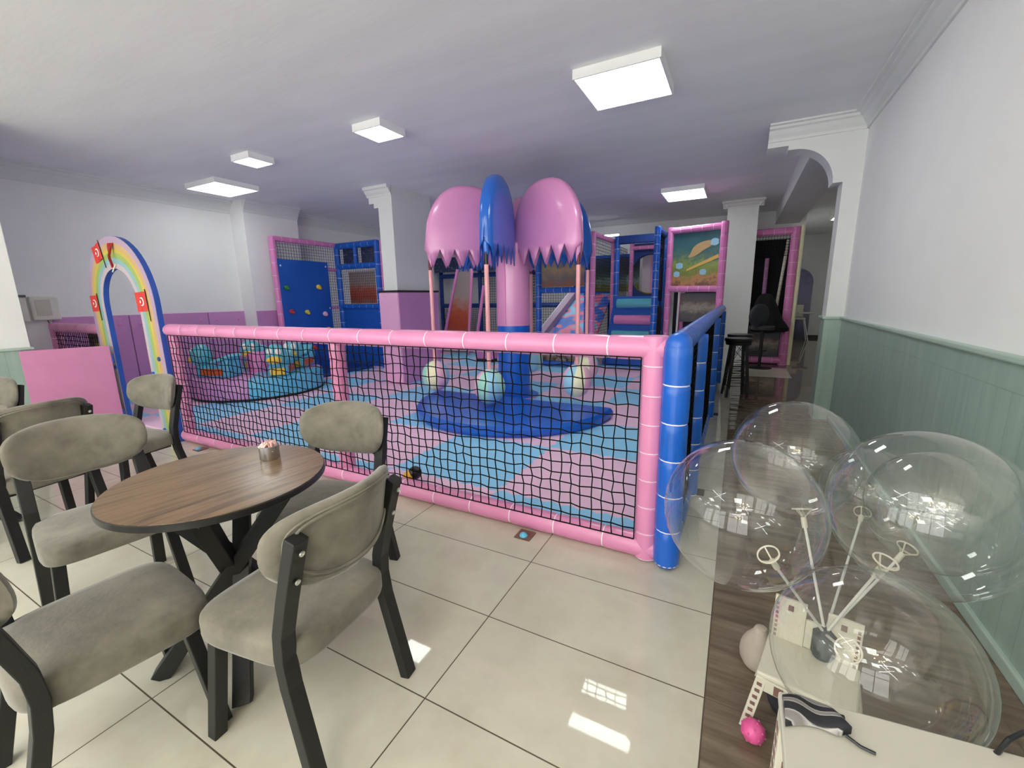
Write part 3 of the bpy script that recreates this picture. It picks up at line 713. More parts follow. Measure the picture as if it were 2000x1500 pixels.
for k_ in range(6):
    a = math.radians(222 + 60 * k_); pk = k_ % 2 == 0
    arm = MB().tube([(0.2, 0, 2.02), (1.06, 0, 2.0)], 0.022, 8).build('arm', MT['black'], ca); arm.rotation_euler = (0, 0, a)
    lf = leaf_mesh().build('leaf', MT['leafpink' if pk else 'leafblue'], ca, angle=50); lf.rotation_euler = (0, 0, a)
    md = lf.modifiers.new('solid', 'SOLIDIFY'); md.thickness = 0.012
    MB().lathe([(0.018, -0.24), (0.04, -0.08), (0.05, 0.0), (0.0001, 0.01)], 12).build('leaf_tip', MT['leafpink' if pk else 'leafblue'], lf, loc=(1.09, 0, 2.02))
    if k_ == 5: continue
    x, y = 1.10 * math.cos(a), 1.10 * math.sin(a)
    MB().tube([(x, y, 2.0), (x, y, 1.72)], 0.022, 8).build('strap', MT['maroon' if pk else 'blackplastic'], ca)
    MB().tube([(x, y, 1.74), (x, y, 0.56)], 0.026, 10).build('pole', MT['salmon'], ca)
    b = MB().ball((0, 0, 0), 0.185, 24, 14, sc=(1, 1, 1.12), gores=[0, 1, 2, 3, 1, 4, 0, 3]).build('ball_seat', [MT['mint'], MT['cream'], MT['stripepink'], MT['babyblue'], MT['stripepink']], ca, loc=(x, y, 0.355))
    b.rotation_euler = (0.1, 0.06, a + k_)
hm = MB(); prof = []
cx, cy = -2.42, 4.70
R = []
for i in range(33):
    a = PI + PI * i / 32; c_, s__ = math.cos(a), math.sin(a)
    R.append([(cx, cy, 0.03)] + [(cx + r * c_ * 1.0, cy + r * s__, z) for r, z in ((1.22, 0.03), (1.245, 0.06), (1.245, 0.11), (1.215, 0.145), (1.15, 0.15))] + [(cx, cy, 0.15)])
tag(hm.rings(R).build('step_mat', MT['blue'], smooth=True), 'glossy dark blue half moon step mat in front of the carousel trunk', 'step mat')

# ================================================================== CLIMBING WALL FRAME (left)
cw = thing('climbing_frame', 'tall pink and blue climbing frame with blue board in left back corner', 'climbing frame', (-7.5, 5.1, 0))
pt = [MT['pink_dim'], MT['tie']]; bl = [MT['blue'], MT['tie']]
H1 = 2.55
def post(par, x, y, z0, z1, m_, r=0.055): return MB().pad((x, y, z0), (x, y, z1), r, 0.22, 10).build('post', m_, par)
def rail(par, p, q, m_, r=0.05): return MB().pad(p, q, r, 0.18, 10).build('rail', m_, par)
post(cw, 0, 0, 0.03, H1, pt); rail(cw, (0, 0.0, H1 - 0.03), (0, 1.4, H1 - 0.03), pt)
rail(cw, (0, 0.05, 0.10), (0, 1.4, 0.10), pt, 0.04); rail(cw, (0, 1.1, 2.03), (0, 1.4, 2.03), pt, 0.03); rail(cw, (0, 1.1, 1.26), (0, 1.4, 1.26), pt, 0.03)
net_mesh(MB(), (-0.02, 0.05, 0.15), (0, 1, 0), (0, 0, 1), 1.32, 2.35, 0.055, 0.0032, 0.06).build('net', MT['greynet'], cw)
bd = MB().box((0.02, 0.02, 0.06), (0.045, 1.12, 2.17)).build('climbing_board', MT['royal'], cw, smooth=False, bevel=0.006)
for y, z in ((0.08, 2.05), (1.06, 2.08), (1.07, 1.26)):
    MB().ball((0.047, y, z), 0.018, 8, 6, sc=(0.4, 1, 1)).build('bolt', MT['whitemetal'], bd)
for y, z, mm, s_ in ((0.14, 1.66, 'green', 1), (0.84, 1.68, 'yellowgrip', 1.1), (0.19, 1.22, 'redgrip', 1), (0.52, 1.2, 'yellowgrip', 1), (0.93, 1.15, 'pinkgrip', 1.1), (0.98, 0.84, 'yellowgrip', 1), (0.3, 0.75, 'green', 1), (0.6, 0.5, 'redgrip', 1)):
    h_ = MB().ball((0.06, y, z), 0.05 * s_, 10, 8, sc=(0.6, 1, 0.85)); h_.ball((0.075, y + 0.02, z - 0.025), 0.034 * s_, 8, 6, sc=(0.8, 1, 0.8))
    h_.build('hand_grip', MT[mm], bd)
# blue side of the frame, facing the play area
post(cw, 0.02, 1.4, 0.03, H1, bl, 0.06); post(cw, 1.14, 1.4, 0.03, H1, bl, 0.06); post(cw, 1.22, 1.43, 0.03, H1, pt, 0.03)
rail(cw, (0.02, 1.4, H1 - 0.05), (1.14, 1.4, H1 - 0.05), bl, 0.065); rail(cw, (0.02, 1.4, 2.09), (1.14, 1.4, 2.09), bl, 0.06)
MB().pad((0.55, 1.4, 2.09), (0.55, 1.4, 2.5), 0.045, 0.2, 10).build('post', bl, cw); rail(cw, (0.02, 1.4, 1.28), (1.14, 1.4, 1.28), bl, 0.055)
MB().box((0.04, 1.40, 0.05), (1.12, 1.43, 1.24)).build('panel', MT['royal'], cw, smooth=False)
net_mesh(MB(), (0.07, 1.38, 1.33), (1, 0, 0), (0, 0, 1), 1.02, 1.16, 0.05, 0.0034, 0.05).build('net', MT['greynet'], cw)
MB().box((0.08, 1.5, 2.16), (0.5, 1.52, 2.48)).build('printed_panel', MT['p_sign'], cw, smooth=False)
MB().box((0.6, 1.5, 2.16), (1.08, 1.52, 2.48)).build('printed_panel', MT['p_sign'], cw, smooth=False)
q = MB().box((-0.36, -0.01, -0.32), (0.36, 0.01, 0.32)).build('printed_panel', MT['p_autumn'], cw, smooth=False, loc=(0.60, 1.47, 1.66))
tag(MB().box((-7.42, 5.16, 0.03), (-6.62, 6.42, 0.09)).build('landing_mat', MT['navy'], smooth=False, bevel=0.02), 'thin navy landing mat at foot of the blue climbing board', 'landing mat')

# ================================================================== BACK PLAY FRAME
pf = thing('play_structure', 'large pink and blue padded play frame with printed panels at the back', 'play frame', (-2.0, 8.0, 0))
X = lambda x: x + 2.0
Yf = lambda y: y - 8.0
H2 = 2.56
# right picture bay
post(pf, X(-0.29), Yf(8.08), 1.1, H2, pt, 0.06); post(pf, X(-0.29), Yf(8.16), 0.03, H2 - 0.1, pt, 0.05); post(pf, X(-1.15), Yf(8.3), 0.03, H2, pt, 0.055)
rail(pf, (X(-1.15), Yf(8.3), H2 - 0.06), (X(-0.29), Yf(8.12), H2 - 0.06), pt, 0.055); rail(pf, (X(-1.15), Yf(8.3), 1.51), (X(-0.29), Yf(8.12), 1.49), pt, 0.055)
q = MB().box((-0.39, -0.012, -0.46), (0.39, 0.012, 0.46)).build('printed_panel', MT['p_meadow'], pf, smooth=False, loc=(X(-0.72), Yf(8.23), 2.0)); q.rotation_euler = (0, 0, -0.2)
mp = q
MB().prism([(0.07 + (0.19 + 0.03 * math.cos(3 * a_ * 0.2618 + 1)) * math.cos(a_ * 0.2618) , -0.016, 0.17 + 0.45 * (0.19 + 0.03 * math.cos(3 * a_ * 0.2618 + 1)) * math.sin(a_ * 0.2618) + 0.10 * math.cos(a_ * 0.2618)) for a_ in range(24)], (0, 0.004, 0)).build('printed_rock', MT['peach'], mp, smooth=False)
MB().prism([(-0.14, -0.017, -0.20), (-0.13, -0.017, -0.16), (0.37, -0.017, 0.06), (0.38, -0.017, 0.0)], (0, 0.004, 0)).build('printed_log', MT['gold'], mp, smooth=False)
for x_, z_, r_ in ((-0.26, -0.10, 0.055), (0.30, 0.26, 0.06), (-0.30, -0.24, 0.05), (0.14, -0.22, 0.05)):
    MB().prism([(x_ + r_ * math.cos(a_ * 0.524) * (1.25 if a_ % 3 else 1.0), -0.0165, z_ + r_ * math.sin(a_ * 0.524)) for a_ in range(12)], (0, 0.004, 0)).build('printed_flower', MT['babyblue'], mp, smooth=False)
MB().box((X(-1.1), Yf(8.75), 0.03), (X(-0.3), Yf(8.8), 1.45)).build('shade_sheet', MT['dark'], pf, smooth=False)  # dark sheet standing in for the shade deep in this recess
q = MB().box((-0.3, -0.01, -0.26), (0.3, 0.01, 0.26)).build('printed_panel', MT['p_grey'], pf, smooth=False, loc=(X(-0.66), Yf(8.6), 1.17))
MB().tube([(X(-1.0), Yf(8.5), 0.1), (X(-0.98), Yf(8.5), 1.45)], 0.018, 8).build('pipe', MT['whitemetal'], pf)
post(pf, X(-0.95), Yf(8.72), 0.03, 1.45, pt, 0.045)
# entrance bay over the padded steps
q = MB().pad((X(-1.33), Yf(8.02), 0.03), (X(-1.33), Yf(8.02), H2), 0.055, 0.15, 12); q.build('post', bl, pf)
post(pf, X(-1.33), Yf(8.9), 0.03, H2, [MT['navy'], MT['blue']], 0.055)
rail(pf, (X(-1.33), Yf(8.02), H2 - 0.04), (X(-1.33), Yf(8.9), H2 - 0.04), [MT['navy'], MT['blue']], 0.05)
net_mesh(MB(), (X(-1.33), Yf(8.1), 1.3), (0, 1, 0), (0, 0, 1), 0.75, 1.2, 0.05, 0.004, 0.05).build('net', MT['net'], pf)
MB().box((X(-1.335), Yf(8.08), 0.05), (X(-1.325), Yf(8.85), 1.2)).build('dark_side_sheet', MT['dark'], pf, smooth=False)
post(pf, X(-2.27), Yf(9.0), 0.03, H2, bl, 0.055); MB().box((X(-2.32), Yf(8.96), 2.42), (X(-1.3), Yf(9.06), 2.58)).build('beam', MT['navy'], pf, smooth=False, bevel=0.02)
# inner pink frame and the dark blue board with a round crawl hole
post(pf, X(-2.17), Yf(9.9), 1.3, H2, pt, 0.045); rail(pf, (X(-2.17), Yf(9.9), 2.42), (X(-1.3), Yf(9.9), 2.42), pt, 0.045)
hole = MB(); rr = 0.40; hx_, hz_ = X(-1.78), 1.86; N = 40
out = []
for i in range(N):
    a = 2 * PI * i / N; c_, s__ = math.cos(a), math.sin(a)
    k_ = max(abs(c_) / 0.62, abs(s__) / 0.66); out.append((hx_ + c_ / k_ * 1.0 * 0.72, hz_ + s__ / k_ * 1.0))
for yy, flip in ((Yf(10.0), False), (Yf(10.03), True)):
    o_ = [(x, yy, z) for x, z in out]; i_ = [(hx_ + rr * math.cos(2 * PI * i / N), yy, hz_ + rr * 1.06 * math.sin(2 * PI * i / N)) for i in range(N)]
    hole.add(o_ + i_, [(i, (i + 1) % N, N + (i + 1) % N, N + i) for i in range(N)])
hole.build('round_hole_board', MT['navy'], pf, smooth=False)
MB().tube([(hx_ + rr * math.cos(2 * PI * i / N), Yf(9.99), hz_ + rr * 1.06 * math.sin(2 * PI * i / N)) for i in range(N)], 0.018, 6, loop=True).build('hole_edging', MT['p_field'], pf)
MB().box((X(-2.05), Yf(10.5), 1.2), (X(-1.3), Yf(10.52), 2.5)).build('inner_panel', MT['palepink'], pf, smooth=False)
MB().box((X(-1.86), Yf(10.46), 1.2), (X(-1.78), Yf(10.49), 2.5)).build('inner_stripe', MT['purple'], pf, smooth=False)
net_mesh(MB(), (X(-2.27), Yf(9.05), 1.35), (0, 1, 0), (0, 0, 1), 0.85, 1.05, 0.06, 0.004, 0.05).build('net', MT['greynet'], pf)
# left bays
post(pf, X(-2.44), Yf(7.92), 0.03, H2, pt, 0.05); post(pf, X(-2.55), Yf(7.95), 0.03, H2, bl, 0.055); post(pf, X(-3.55), Yf(7.95), 0.03, H2, bl, 0.06)
post(pf, X(-2.40), Yf(9.2), 0.03, H2, pt, 0.045); rail(pf, (X(-2.44), Yf(7.92), H2 - 0.05), (X(-2.40), Yf(9.2), H2 - 0.05), pt, 0.05)
rail(pf, (X(-3.55), Yf(7.95), 1.53), (X(-2.55), Yf(7.95), 1.53), bl, 0.055); rail(pf, (X(-3.55), Yf(7.95), H2 - 0.05), (X(-2.55), Yf(7.95), H2 - 0.05), bl, 0.055)
MB().box((-0.46, -0.012, -0.42), (0.46, 0.012, 0.42)).build('printed_panel', MT['p_village'], pf, smooth=False, loc=(X(-3.04), Yf(7.97), 2.02))
rail(pf, (X(-3.55), Yf(7.95), 0.09), (X(-2.5), Yf(7.95), 0.09), [MT['blue'], MT['blue']], 0.05)
MB().box((X(-3.5), Yf(7.96), 0.13), (X(-2.6), Yf(7.98), 0.42)).build('printed_panel', MT['p_strip'], pf, smooth=False)
net_mesh(MB(), (X(-2.44), Yf(7.97), 0.6), (0, 1, 0), (0, 0, 1), 1.2, 1.9, 0.06, 0.0036, 0.05).build('net', MT['net'], pf)
# picture wall behind the left bay
MB().box((X(-3.3), Yf(10.45), 1.5), (X(-2.1), Yf(10.47), 2.3)).build('printed_panel', MT['p_field'], pf, smooth=False)
MB().box((X(-3.3), Yf(10.43), 2.3), (X(-2.1), Yf(10.49), 2.36)).build('trim_strip', MT['blue'], pf, smooth=False)
# netted back-left corner
for x in (-7.9, -6.55, -5.1, -3.75): post(pf, X(x), Yf(10.6), 0.03, H2, [MT['navy'], MT['blue']], 0.06)
for z in (1.2, 2.05): rail(pf, (X(-7.9), Yf(10.6), z), (X(-3.75), Yf(10.6), z), [MT['navy'], MT['blue']], 0.065)
net_mesh(MB(), (X(-6.5), Yf(10.6), 0.1), (1, 0, 0), (0, 0, 1), 2.75, 2.4, 0.07, 0.005, 0.05).build('net', MT['greynet'], pf)
post(pf, X(-4.55), Yf(9.0), 0.03, H2, bl, 0.06)
net_mesh(MB(), (X(-4.55), Yf(9.0), 0.1), (1, -0.9, 0), (0, 0, 1), 1.3, 2.4, 0.06, 0.004, 0.05).build('net', MT['net'], pf)
net_mesh(MB(), (X(-7.9), Yf(10.55), 0.1), (1, 0, 0), (0, 0, 1), 1.3, 1.05, 0.055, 0.006, 0.05).build('net', MT['greynet'], pf)
MB().box((X(-7.9), Yf(10.3), 2.15), (X(-4.6), Yf(10.34), 2.55)).build('sign_strip', MT['p_sign'], pf, smooth=False)

# slanted printed board with pink edges left of the carousel trunk
lb = thing('slanted_board', 'leaning autumn printed board with pink edges, left of the carousel trunk', 'play panel', (-6.0, 8.9, 0))
P = [(-0.12, 2.1), (0.30, 2.1), (0.10, 0.35), (-0.72, 0.35)]
MB().prism([(x, 0.0, z) for x, z in P], (0, 0.03, 0)).build('board', MT['p_autumn'], lb, smooth=False)
for a, b in ((0, 3), (1, 2)): MB().tube([(P[a][0], -0.02, P[a][1]), (P[b][0] + 0.0, -0.02, 0.05 if b else 0)], 0.035, 8).build('edge_tube', MT['pink_dim'], lb)
MB().tube([(0.62, -0.02, 1.7), (0.30, -0.02, 0.1)], 0.04, 8).build('edge_tube', MT['pink_dim'], lb)
# slide
sl = thing('slide', 'blue and pink printed slide with pink side wall inside the back frame', 'slide', (-3.1, 8.8, 0))
TL, TR, BR, BL = Vector((-0.12, 0.7, 1.48)), Vector((0.62, 0.7, 1.45)), Vector((0.55, -0.62, 0.32)), Vector((-0.62, -0.62, 0.32))
MB().prism([TL, TR, BR, BL], (0, 0, -0.05)).build('chute', MT['p_slide'], sl, smooth=False)
up = Vector((0, 0, 0.14)); sd = Vector((-0.15, -0.02, 0))
MB().add([TL, BL, BL + sd, TL + sd, TL + up, BL + up, BL + up + sd, TL + up + sd], [(0, 3, 2, 1), (4, 5, 6, 7), (0, 1, 5, 4), (1, 2, 6, 5), (2, 3, 7, 6), (3, 0, 4, 7)]).build('side_wall', MT['lilac'], sl, smooth=False, bevel=0.01)
MB().tube([BL + sd + Vector((-.02, 0, .1)), TL + sd + Vector((-.02, 0, .1)), TL + sd + Vector((-.02, 0, .6))], 0.02, 8).build('hand_rail', MT['whitemetal'], sl)
MB().box((TL.x, 0.7, 1.4), (TR.x, 0.95, 1.5)).build('top_platform', MT['royal'], sl, smooth=False)
for x in (-0.1, 0.55): MB().box((x - 0.03, 0.75, 0.03), (x + 0.03, 0.82, 1.42)).build('leg', MT['navy'], sl, smooth=False)
for x in (-0.5, 0.45): MB().box((x - 0.03, -0.56, 0.03), (x + 0.03, -0.5, 0.3)).build('leg', MT['navy'], sl, smooth=False)
# padded steps with rollers
st = thing('padded_steps', 'blue padded climbing steps with teal and pink rollers at the back', 'soft steps', (-1.82, 8.5, 0.03))
MB().prism([(-0.46, 0.48, 0), (-0.56, -0.05, 0), (-0.46, 0.48, 1.36)], (0, 0, 0))
wd_ = [(-0.03, 0.02), (-0.03, 0.16), (0.36, 1.36), (0.48, 1.36), (0.48, 0.02)]
mb = MB(); mb.rings([[(-0.56 + 0.12 * min(1, z / 1.3), y, z) for y, z in wd_], [(0.50 - 0.06 * min(1, z / 1.3), y, z) for y, z in wd_]])
mb.build('ramp', MT['royal'], st, smooth=False, bevel=0.015)
for k_, (y, z, c_) in enumerate(((0.285, 1.22, 'teal'), (0.19, 0.90, 'pink_dim'), (0.095, 0.60, 'teal'), (0.0, 0.30, 'pink_dim'))):
    MB().tube([(-0.36 - 0.02 * k_, y, z), (0.33 + 0.0 * k_, y, z)], 0.095, 16).build('roller', MT[c_], st)
# pink bench-like block on the floor behind the trunk
t = thing('soft_block', 'small pink soft block on mats behind left of the carousel trunk', 'soft block', (-4.85, 8.05, 0.03))
MB().box((-0.22, -0.12, 0.06), (0.22, 0.12, 0.28)).build('cushion', MT['pink_dim'], t, smooth=False, bevel=0.03)
MB().box((-0.2, -0.1, 0.0), (0.2, 0.1, 0.06)).build('base', MT['dark'], t, smooth=False)
# toy behind the net
t = thing('toy_ball', 'black and orange toy lying behind net, right of the grey chairs', 'toy', (-2.11, 2.335, 0.03))
MB().ball((0.02, 0.02, 0.075), 0.052, 16, 10).build('black_shell', MT['blackplastic'], t)
MB().ball((-0.012, -0.012, 0.05), 0.048, 16, 10).build('orange_shell', MT['yellow'], t)

# ================================================================== SECOND PINK FRAME BY THE CORRIDOR
s2 = thing('net_booth', 'dark netted booth with pink padded frame behind the corridor column', 'play booth', (0.53, 9.95, 0))
post(s2, 0.32, 0, 0.0, 2.62, pt, 0.075); MB().pad((0.43, 0.02, 0), (0.43, 0.02, 2.64), 0.035, 0.16, 8).build('post', [MT['cream'], MT['tie']], s2)
rail(s2, (-0.75, 0, 2.55), (0.32, 0, 2.55), pt, 0.07); rail(s2, (-0.75, 0, 0.08), (0.32, 0, 0.08), pt, 0.07); rail(s2, (-0.3, 0, 0.72), (0.32, 0, 0.72), pt, 0.05)
net_mesh(MB(), (-0.7, 0.0, 2.1), (1, 0, 0), (0, 0, 1), 0.98, 0.42, 0.05, 0.004, 0.05).build('net', MT['net'], s2)
MB().box((-0.75, 0.9, 0.05), (0.34, 0.93, 2.5)).build('shade_sheet', MT['dark'], s2, smooth=False)  # dark back and side sheets stand in for the booth's unlit interior
MB().box((0.3, 0.1, 0.05), (0.33, 0.9, 2.5)).build('dark_side_sheet', MT['dark'], s2, smooth=False)
post(s2, -0.08, 0.5, 1.1, 2.1, [MT['purple'], MT['tie']], 0.04); post(s2, -0.36, 0.6, 1.2, 2.0, [MT['yellow'], MT['tie']], 0.06)
MB().box((-0.3, 0.03, 0.14), (0.24, 0.05, 0.66)).build('printed_panel', MT['p_grey'], s2, smooth=False)
MB().pad((0.14, 0.12, 1.15), (0.22, 0.05, 2.4), 0.028, 0.1, 8).build('white_cord', [MT['white'], MT['net']], s2)

# ================================================================== CORRIDOR FURNITURE
def bar_stool(x, y, label):
    t = thing('bar_stool', label, 'bar stool', (x, y, 0), 0.25, 'black metal bar stools beside the blue fence')
    MB().lathe([(0.15, 0.755), (0.17, 0.765), (0.175, 0.78), (0.175, 0.80), (0.165, 0.81), (0.0001, 0.815)], 28).build('seat', MT['blackplastic'], t)
    MB().lathe([(0.155, 0.72), (0.16, 0.755), (0.0001, 0.757)], 24).build('seat_ring', MT['black'], t)
    for k_ in range(4):
        a = PI / 4 + PI / 2 * k_
        MB().bar([(0.11 * math.cos(a), 0.11 * math.sin(a), 0.73), (0.185 * math.cos(a), 0.185 * math.sin(a), 0.0)], 0.013, 0.013).build('leg', MT['black'], t)
    for z in (0.16, 0.24, 0.33, 0.40):
        r = 0.185 - 0.075 * z / 0.73
        MB().tube([(r * math.cos(PI / 4 + PI / 2 * q), r * math.sin(PI / 4 + PI / 2 * q), z) for q in range(4)], 0.008, 6, loop=True).build('foot_rail', MT['black'], t)
    for a in (PI / 4, 3 * PI / 4):
        MB().tube([(0.115 * math.cos(a), 0.115 * math.sin(a), 0.70), (-0.15 * math.cos(a), -0.15 * math.sin(a), 0.46)], 0.004, 5).build('brace', MT['black'], t)
    return t
bar_stool(0.04, 6.60, 'black backless metal bar stool in front of the white corridor column')
bar_stool(0.06, 7.25, 'black metal bar stool half hidden behind the nearest bar stool')
t = thing('bar_chair', 'black pedestal bar chair with rounded grey back beside pink booth', 'bar chair', (0.44, 9.36, 0))
MB().lathe([(0.21, 0.0), (0.21, 0.012), (0.06, 0.03), (0.0001, 0.035)], 28).build('base', MT['blackplastic'], t)
MB().tube([(0, 0, 0.02), (0, 0, 0.74)], 0.028, 12).build('column', MT['black'], t)
MB().lathe([(0.16, 0.72), (0.20, 0.74), (0.2, 0.79), (0.17, 0.81), (0.0001, 0.815)], 24).build('seat', MT['greypad'], t)
q = MB().ball((0, 0, 0), 0.19, 20, 12, sc=(1, 0.22, 1.15)).build('backrest', MT['greypad'], t, loc=(-0.09, -0.17, 1.0)); q.rotation_euler = (0.1, 0, 0.5)
MB().tube([(0.1, 0.1, 0.32), (-0.14, 0.06, 0.30), (-0.17, -0.1, 0.30), (0, -0.18, 0.3)], 0.012, 8).build('foot_rest', MT['black'], t)
# black coat hung on the bar chair
mb = MB(); R = []
for z, wx, wy, ox in ((0.66, 0.30, 0.12, 0.10), (0.74, 0.34, 0.14, 0.10), (0.86, 0.26, 0.14, 0.06), (1.0, 0.22, 0.13, 0.03), (1.15, 0.2, 0.12, 0.0), (1.3, 0.15, 0.10, -0.02), (1.4, 0.07, 0.07, -0.02)):
    R.append([(0.46 + ox + wx * math.cos(2 * PI * q / 18) * (1 + 0.10 * math.sin(q * 2.3)), 9.54 + wy * math.sin(2 * PI * q / 18) * (1 + 0.15 * math.cos(q * 1.7)), z + 0.03 * math.sin(q * 1.3)) for q in range(18)])
tag(mb.rings(R).build('coat', MT['coat'], sub=1), 'black coat draped over bar chair in front of the pink booth', 'coat')
t = thing('high_chair', 'white plastic high chair with thin legs at the corridor end', 'high chair', (1.62, 15.4, 0))
MB().box((-0.2, -0.18, 0.62), (0.16, 0.18, 0.68)).build('seat', MT['white'], t, smooth=False, bevel=0.02)
MB().box((-0.22, 0.10, 0.66), (0.12, 0.20, 1.05)).build('backrest', MT['white'], t, smooth=False, bevel=0.03)
MB().box((-0.05, -0.34, 0.80), (0.34, -0.04, 0.84)).build('tray', MT['white'], t, smooth=False, bevel=0.015)
for sx in (-1, 1):
    for sy in (-1, 1): MB().tube([(sx * 0.14, sy * 0.12, 0.63), (sx * 0.27, sy * 0.24, 0.0)], 0.014, 6).build('leg', MT['whitemetal'], t)
t = thing('arch_backdrop', 'violet arched backdrop panel leaning on the grey wall at corridor end', 'backdrop', (1.56, 16.1, 0))
pl = [(-0.41, 0), (0.41, 0)] + [(0.41 * math.cos(PI * i / 20), 1.72 + 0.41 * math.sin(PI * i / 20)) for i in range(21)]
MB().prism([(x, 0, z) for x, z in pl], (0, 0.04, 0)).build('panel', MT['p_party'], t, smooth=False)
# grey door panel edge of the corridor is plain wall; dark skirting already above

# ================================================================== DINING CHAIRS
def outline(n=56, w=0.245, zt=0.112, zb=0.158):
    # backrest outline in (x, z): gently curved top, full rounded ends, deeper rounded bottom
    P = []
    for i in range(n):
        a = 2 * PI * i / n; c_, s__ = math.cos(a), math.sin(a)
        x = w * math.copysign(abs(c_) ** 0.72, c_)
        z = (zt if s__ > 0 else zb) * math.copysign(abs(s__) ** (0.62 if s__ > 0 else 0.85), s__)
        P.append((x, z))
    return P
def bend(x, z, d):   # wrap the pad round the sitter; d = outward thickness (towards the front)
    k = 1.75
    return (x, -0.262 - 0.20 * (z) + k * x * x + d * 1.0, 0.762 + z)
def backrest_mesh():
    P = outline(); R = []
    for s_, d in ((0.05, 0.040), (0.35, 0.039), (0.65, 0.036), (0.85, 0.029), (0.95, 0.018), (1.0, 0.0), (0.98, -0.014), (0.92, -0.020), (0.80, -0.022), (0.78, -0.018), (0.5, -0.02), (0.05, -0.02)):
        R.append([bend(x * s_, z * s_, d) for x, z in P])
    return MB().rings(R)
def seat_mesh():
    R = []; n = 56
    for s_, z in ((0.94, 0.372), (0.985, 0.376), (1.0, 0.388), (1.0, 0.43), (0.99, 0.445), (0.962, 0.455), (0.8, 0.463), (0.4, 0.467), (0.05, 0.468)):
        r = []
        for i in range(n):
            a = 2 * PI * i / n; c_, s__ = math.cos(a), math.sin(a)
            x = math.copysign(abs(c_) ** 0.42, c_); y = math.copysign(abs(s__) ** 0.42, s__)
            wd2 = 0.225 + 0.012 * y
            r.append((x * wd2 * s_, (0.225 * y + 0.005) * s_ + 0.02, z))
        R.append(r)
    return MB().rings(R)
def make_chair(label):
    t = thing('dining_chair', label, 'chair', (0, 0, 0), 0, 'grey upholstered dining chairs')
    seat_mesh().build('seat', MT['fabric'], t, angle=70)
    b = backrest_mesh().build('backrest', MT['fabric'], t, angle=70)
    P = outline()
    MB().tube([bend(x * 0.79, z * 0.79, -0.024) for x, z in P], 0.0045, 6, loop=True).build('piping', MT['fabric'], b)
    MB().tube([bend(x * 0.86, z * 0.86, -0.022) for x, z in P], 0.0035, 6, loop=True).build('piping', MT['fabric'], b)
    MB().box((-0.17, -0.14, 0.352), (0.17, 0.15, 0.376)).build('seat_frame', MT['black'], t, smooth=False)
    for s in (-1, 1):
        MB().bar([(s * 0.185, 0.175, 0.37), (s * 0.215, 0.215, 0.0)], 0.021, 0.019, up=(0, 1, 0)).build('leg', MT['black'], t, smooth=False, bevel=0.003)
        pts = [(s * 0.212, -0.235, 0.0), (s * 0.208, -0.195, 0.18), (s * 0.205, -0.162, 0.33), (s * 0.204, -0.152, 0.42), (s * 0.203, -0.158, 0.50), (s * 0.201, -0.185, 0.60), (s * 0.199, -0.215, 0.70), (s * 0.197, -0.248, 0.805)]
        l = MB().bar(pts, 0.019, 0.024, up=(1, 0, 0)).build('leg', MT['black'], t, smooth=False, bevel=0.003)
        for z, y in ((0.765, -0.262), (0.675, -0.233)):
            q = MB().lathe([(0.008, 0), (0.008, 0.004), (0.004, 0.004), (0.003, 0.002), (0.0001, 0.002)], 12).build('screw', MT['screw'], l, loc=(s * 0.199, y, z)); q.rotation_euler = (PI / 2 + 0.3, 0, 0)
    return t
ch = make_chair('grey upholstered chair showing its back and two screws, right of the wood table')
ch.location = (-1.225, 0.795, 0); ch.rotation_euler = (0, 0, 1.66)
dup(ch, (-1.69, 0.41, 0), -0.104, 'grey chair in the lower left corner, its seat in front of table')
dup(ch, (-2.53, 0.725, 0), math.radians(-98), 'grey chair with ribbed backrest facing the table from the left')
dup(ch, (-1.728, 1.292, 0), 3.372, 'grey chair across the table, backrest against the pink net fence')
dup(ch, (-3.835, 1.34, 0), 3.30, 'grey chair turned sideways in front of the rainbow arch leg')
dup(ch, (-3.70, 0.80, 0), 1.72, 'grey chair seen from behind, just beyond the ribbed backrest chair')
dup(ch, (-4.876, 0.775, 0), -2.45, 'grey chair cut by the left edge of the photo, against green panelling')

# ================================================================== TABLES
GRAIN = 1.31
def table(x, y, rz, label):
    t = thing('round_table', label, 'table', (x, y, 0), rz, 'round wood-topped tables')
    R = 0.36
    MB().lathe([(R - 0.004, 0.752), (R - 0.004, 0.7545), (0.0001, 0.755)], 72).build('tabletop', MT['wood'], t, angle=20).rotation_euler = (0, 0, GRAIN)
    MB().lathe([(0.0001, 0.727), (R - 0.004, 0.727), (R, 0.730), (R, 0.750), (R - 0.004, 0.752), (R - 0.02, 0.752)], 72).build('edge_band', MT['blackplastic'], t, angle=20)
    MB().box((-0.24, -0.24, 0.715), (0.24, 0.24, 0.727)).build('mount_plate', MT['black'], t, smooth=False)
    for k_ in range(4):
        a = PI / 4 + PI / 2 * k_; c_, s__ = math.cos(a), math.sin(a); ox, oy = -s__ * 0.022, c_ * 0.022
        MB().bar([(0.29 * c_ + ox, 0.29 * s__ + oy, 0.0), (-0.25 * c_ + ox, -0.25 * s__ + oy, 0.72)], 0.029, 0.029).build('leg', MT['black'], t, smooth=False, bevel=0.003)
    return t
tb = table(-1.69, 0.83, 0.10, 'round walnut table with black edge holding the sachet tin')
dup(tb, (-4.28, 0.52, 0), 0.2, 'round table mostly hidden behind the chairs at the left')
cn = thing('sachet_tin', 'small steel tin filled with pink and white sachets on table', 'tin', (-1.70, 1.03, 0.755))
mb = MB(); n = 28
def hexr(r, z): return [(r * math.cos(2 * PI * i / n), r * math.sin(2 * PI * i / n), z) for i in range(n)]
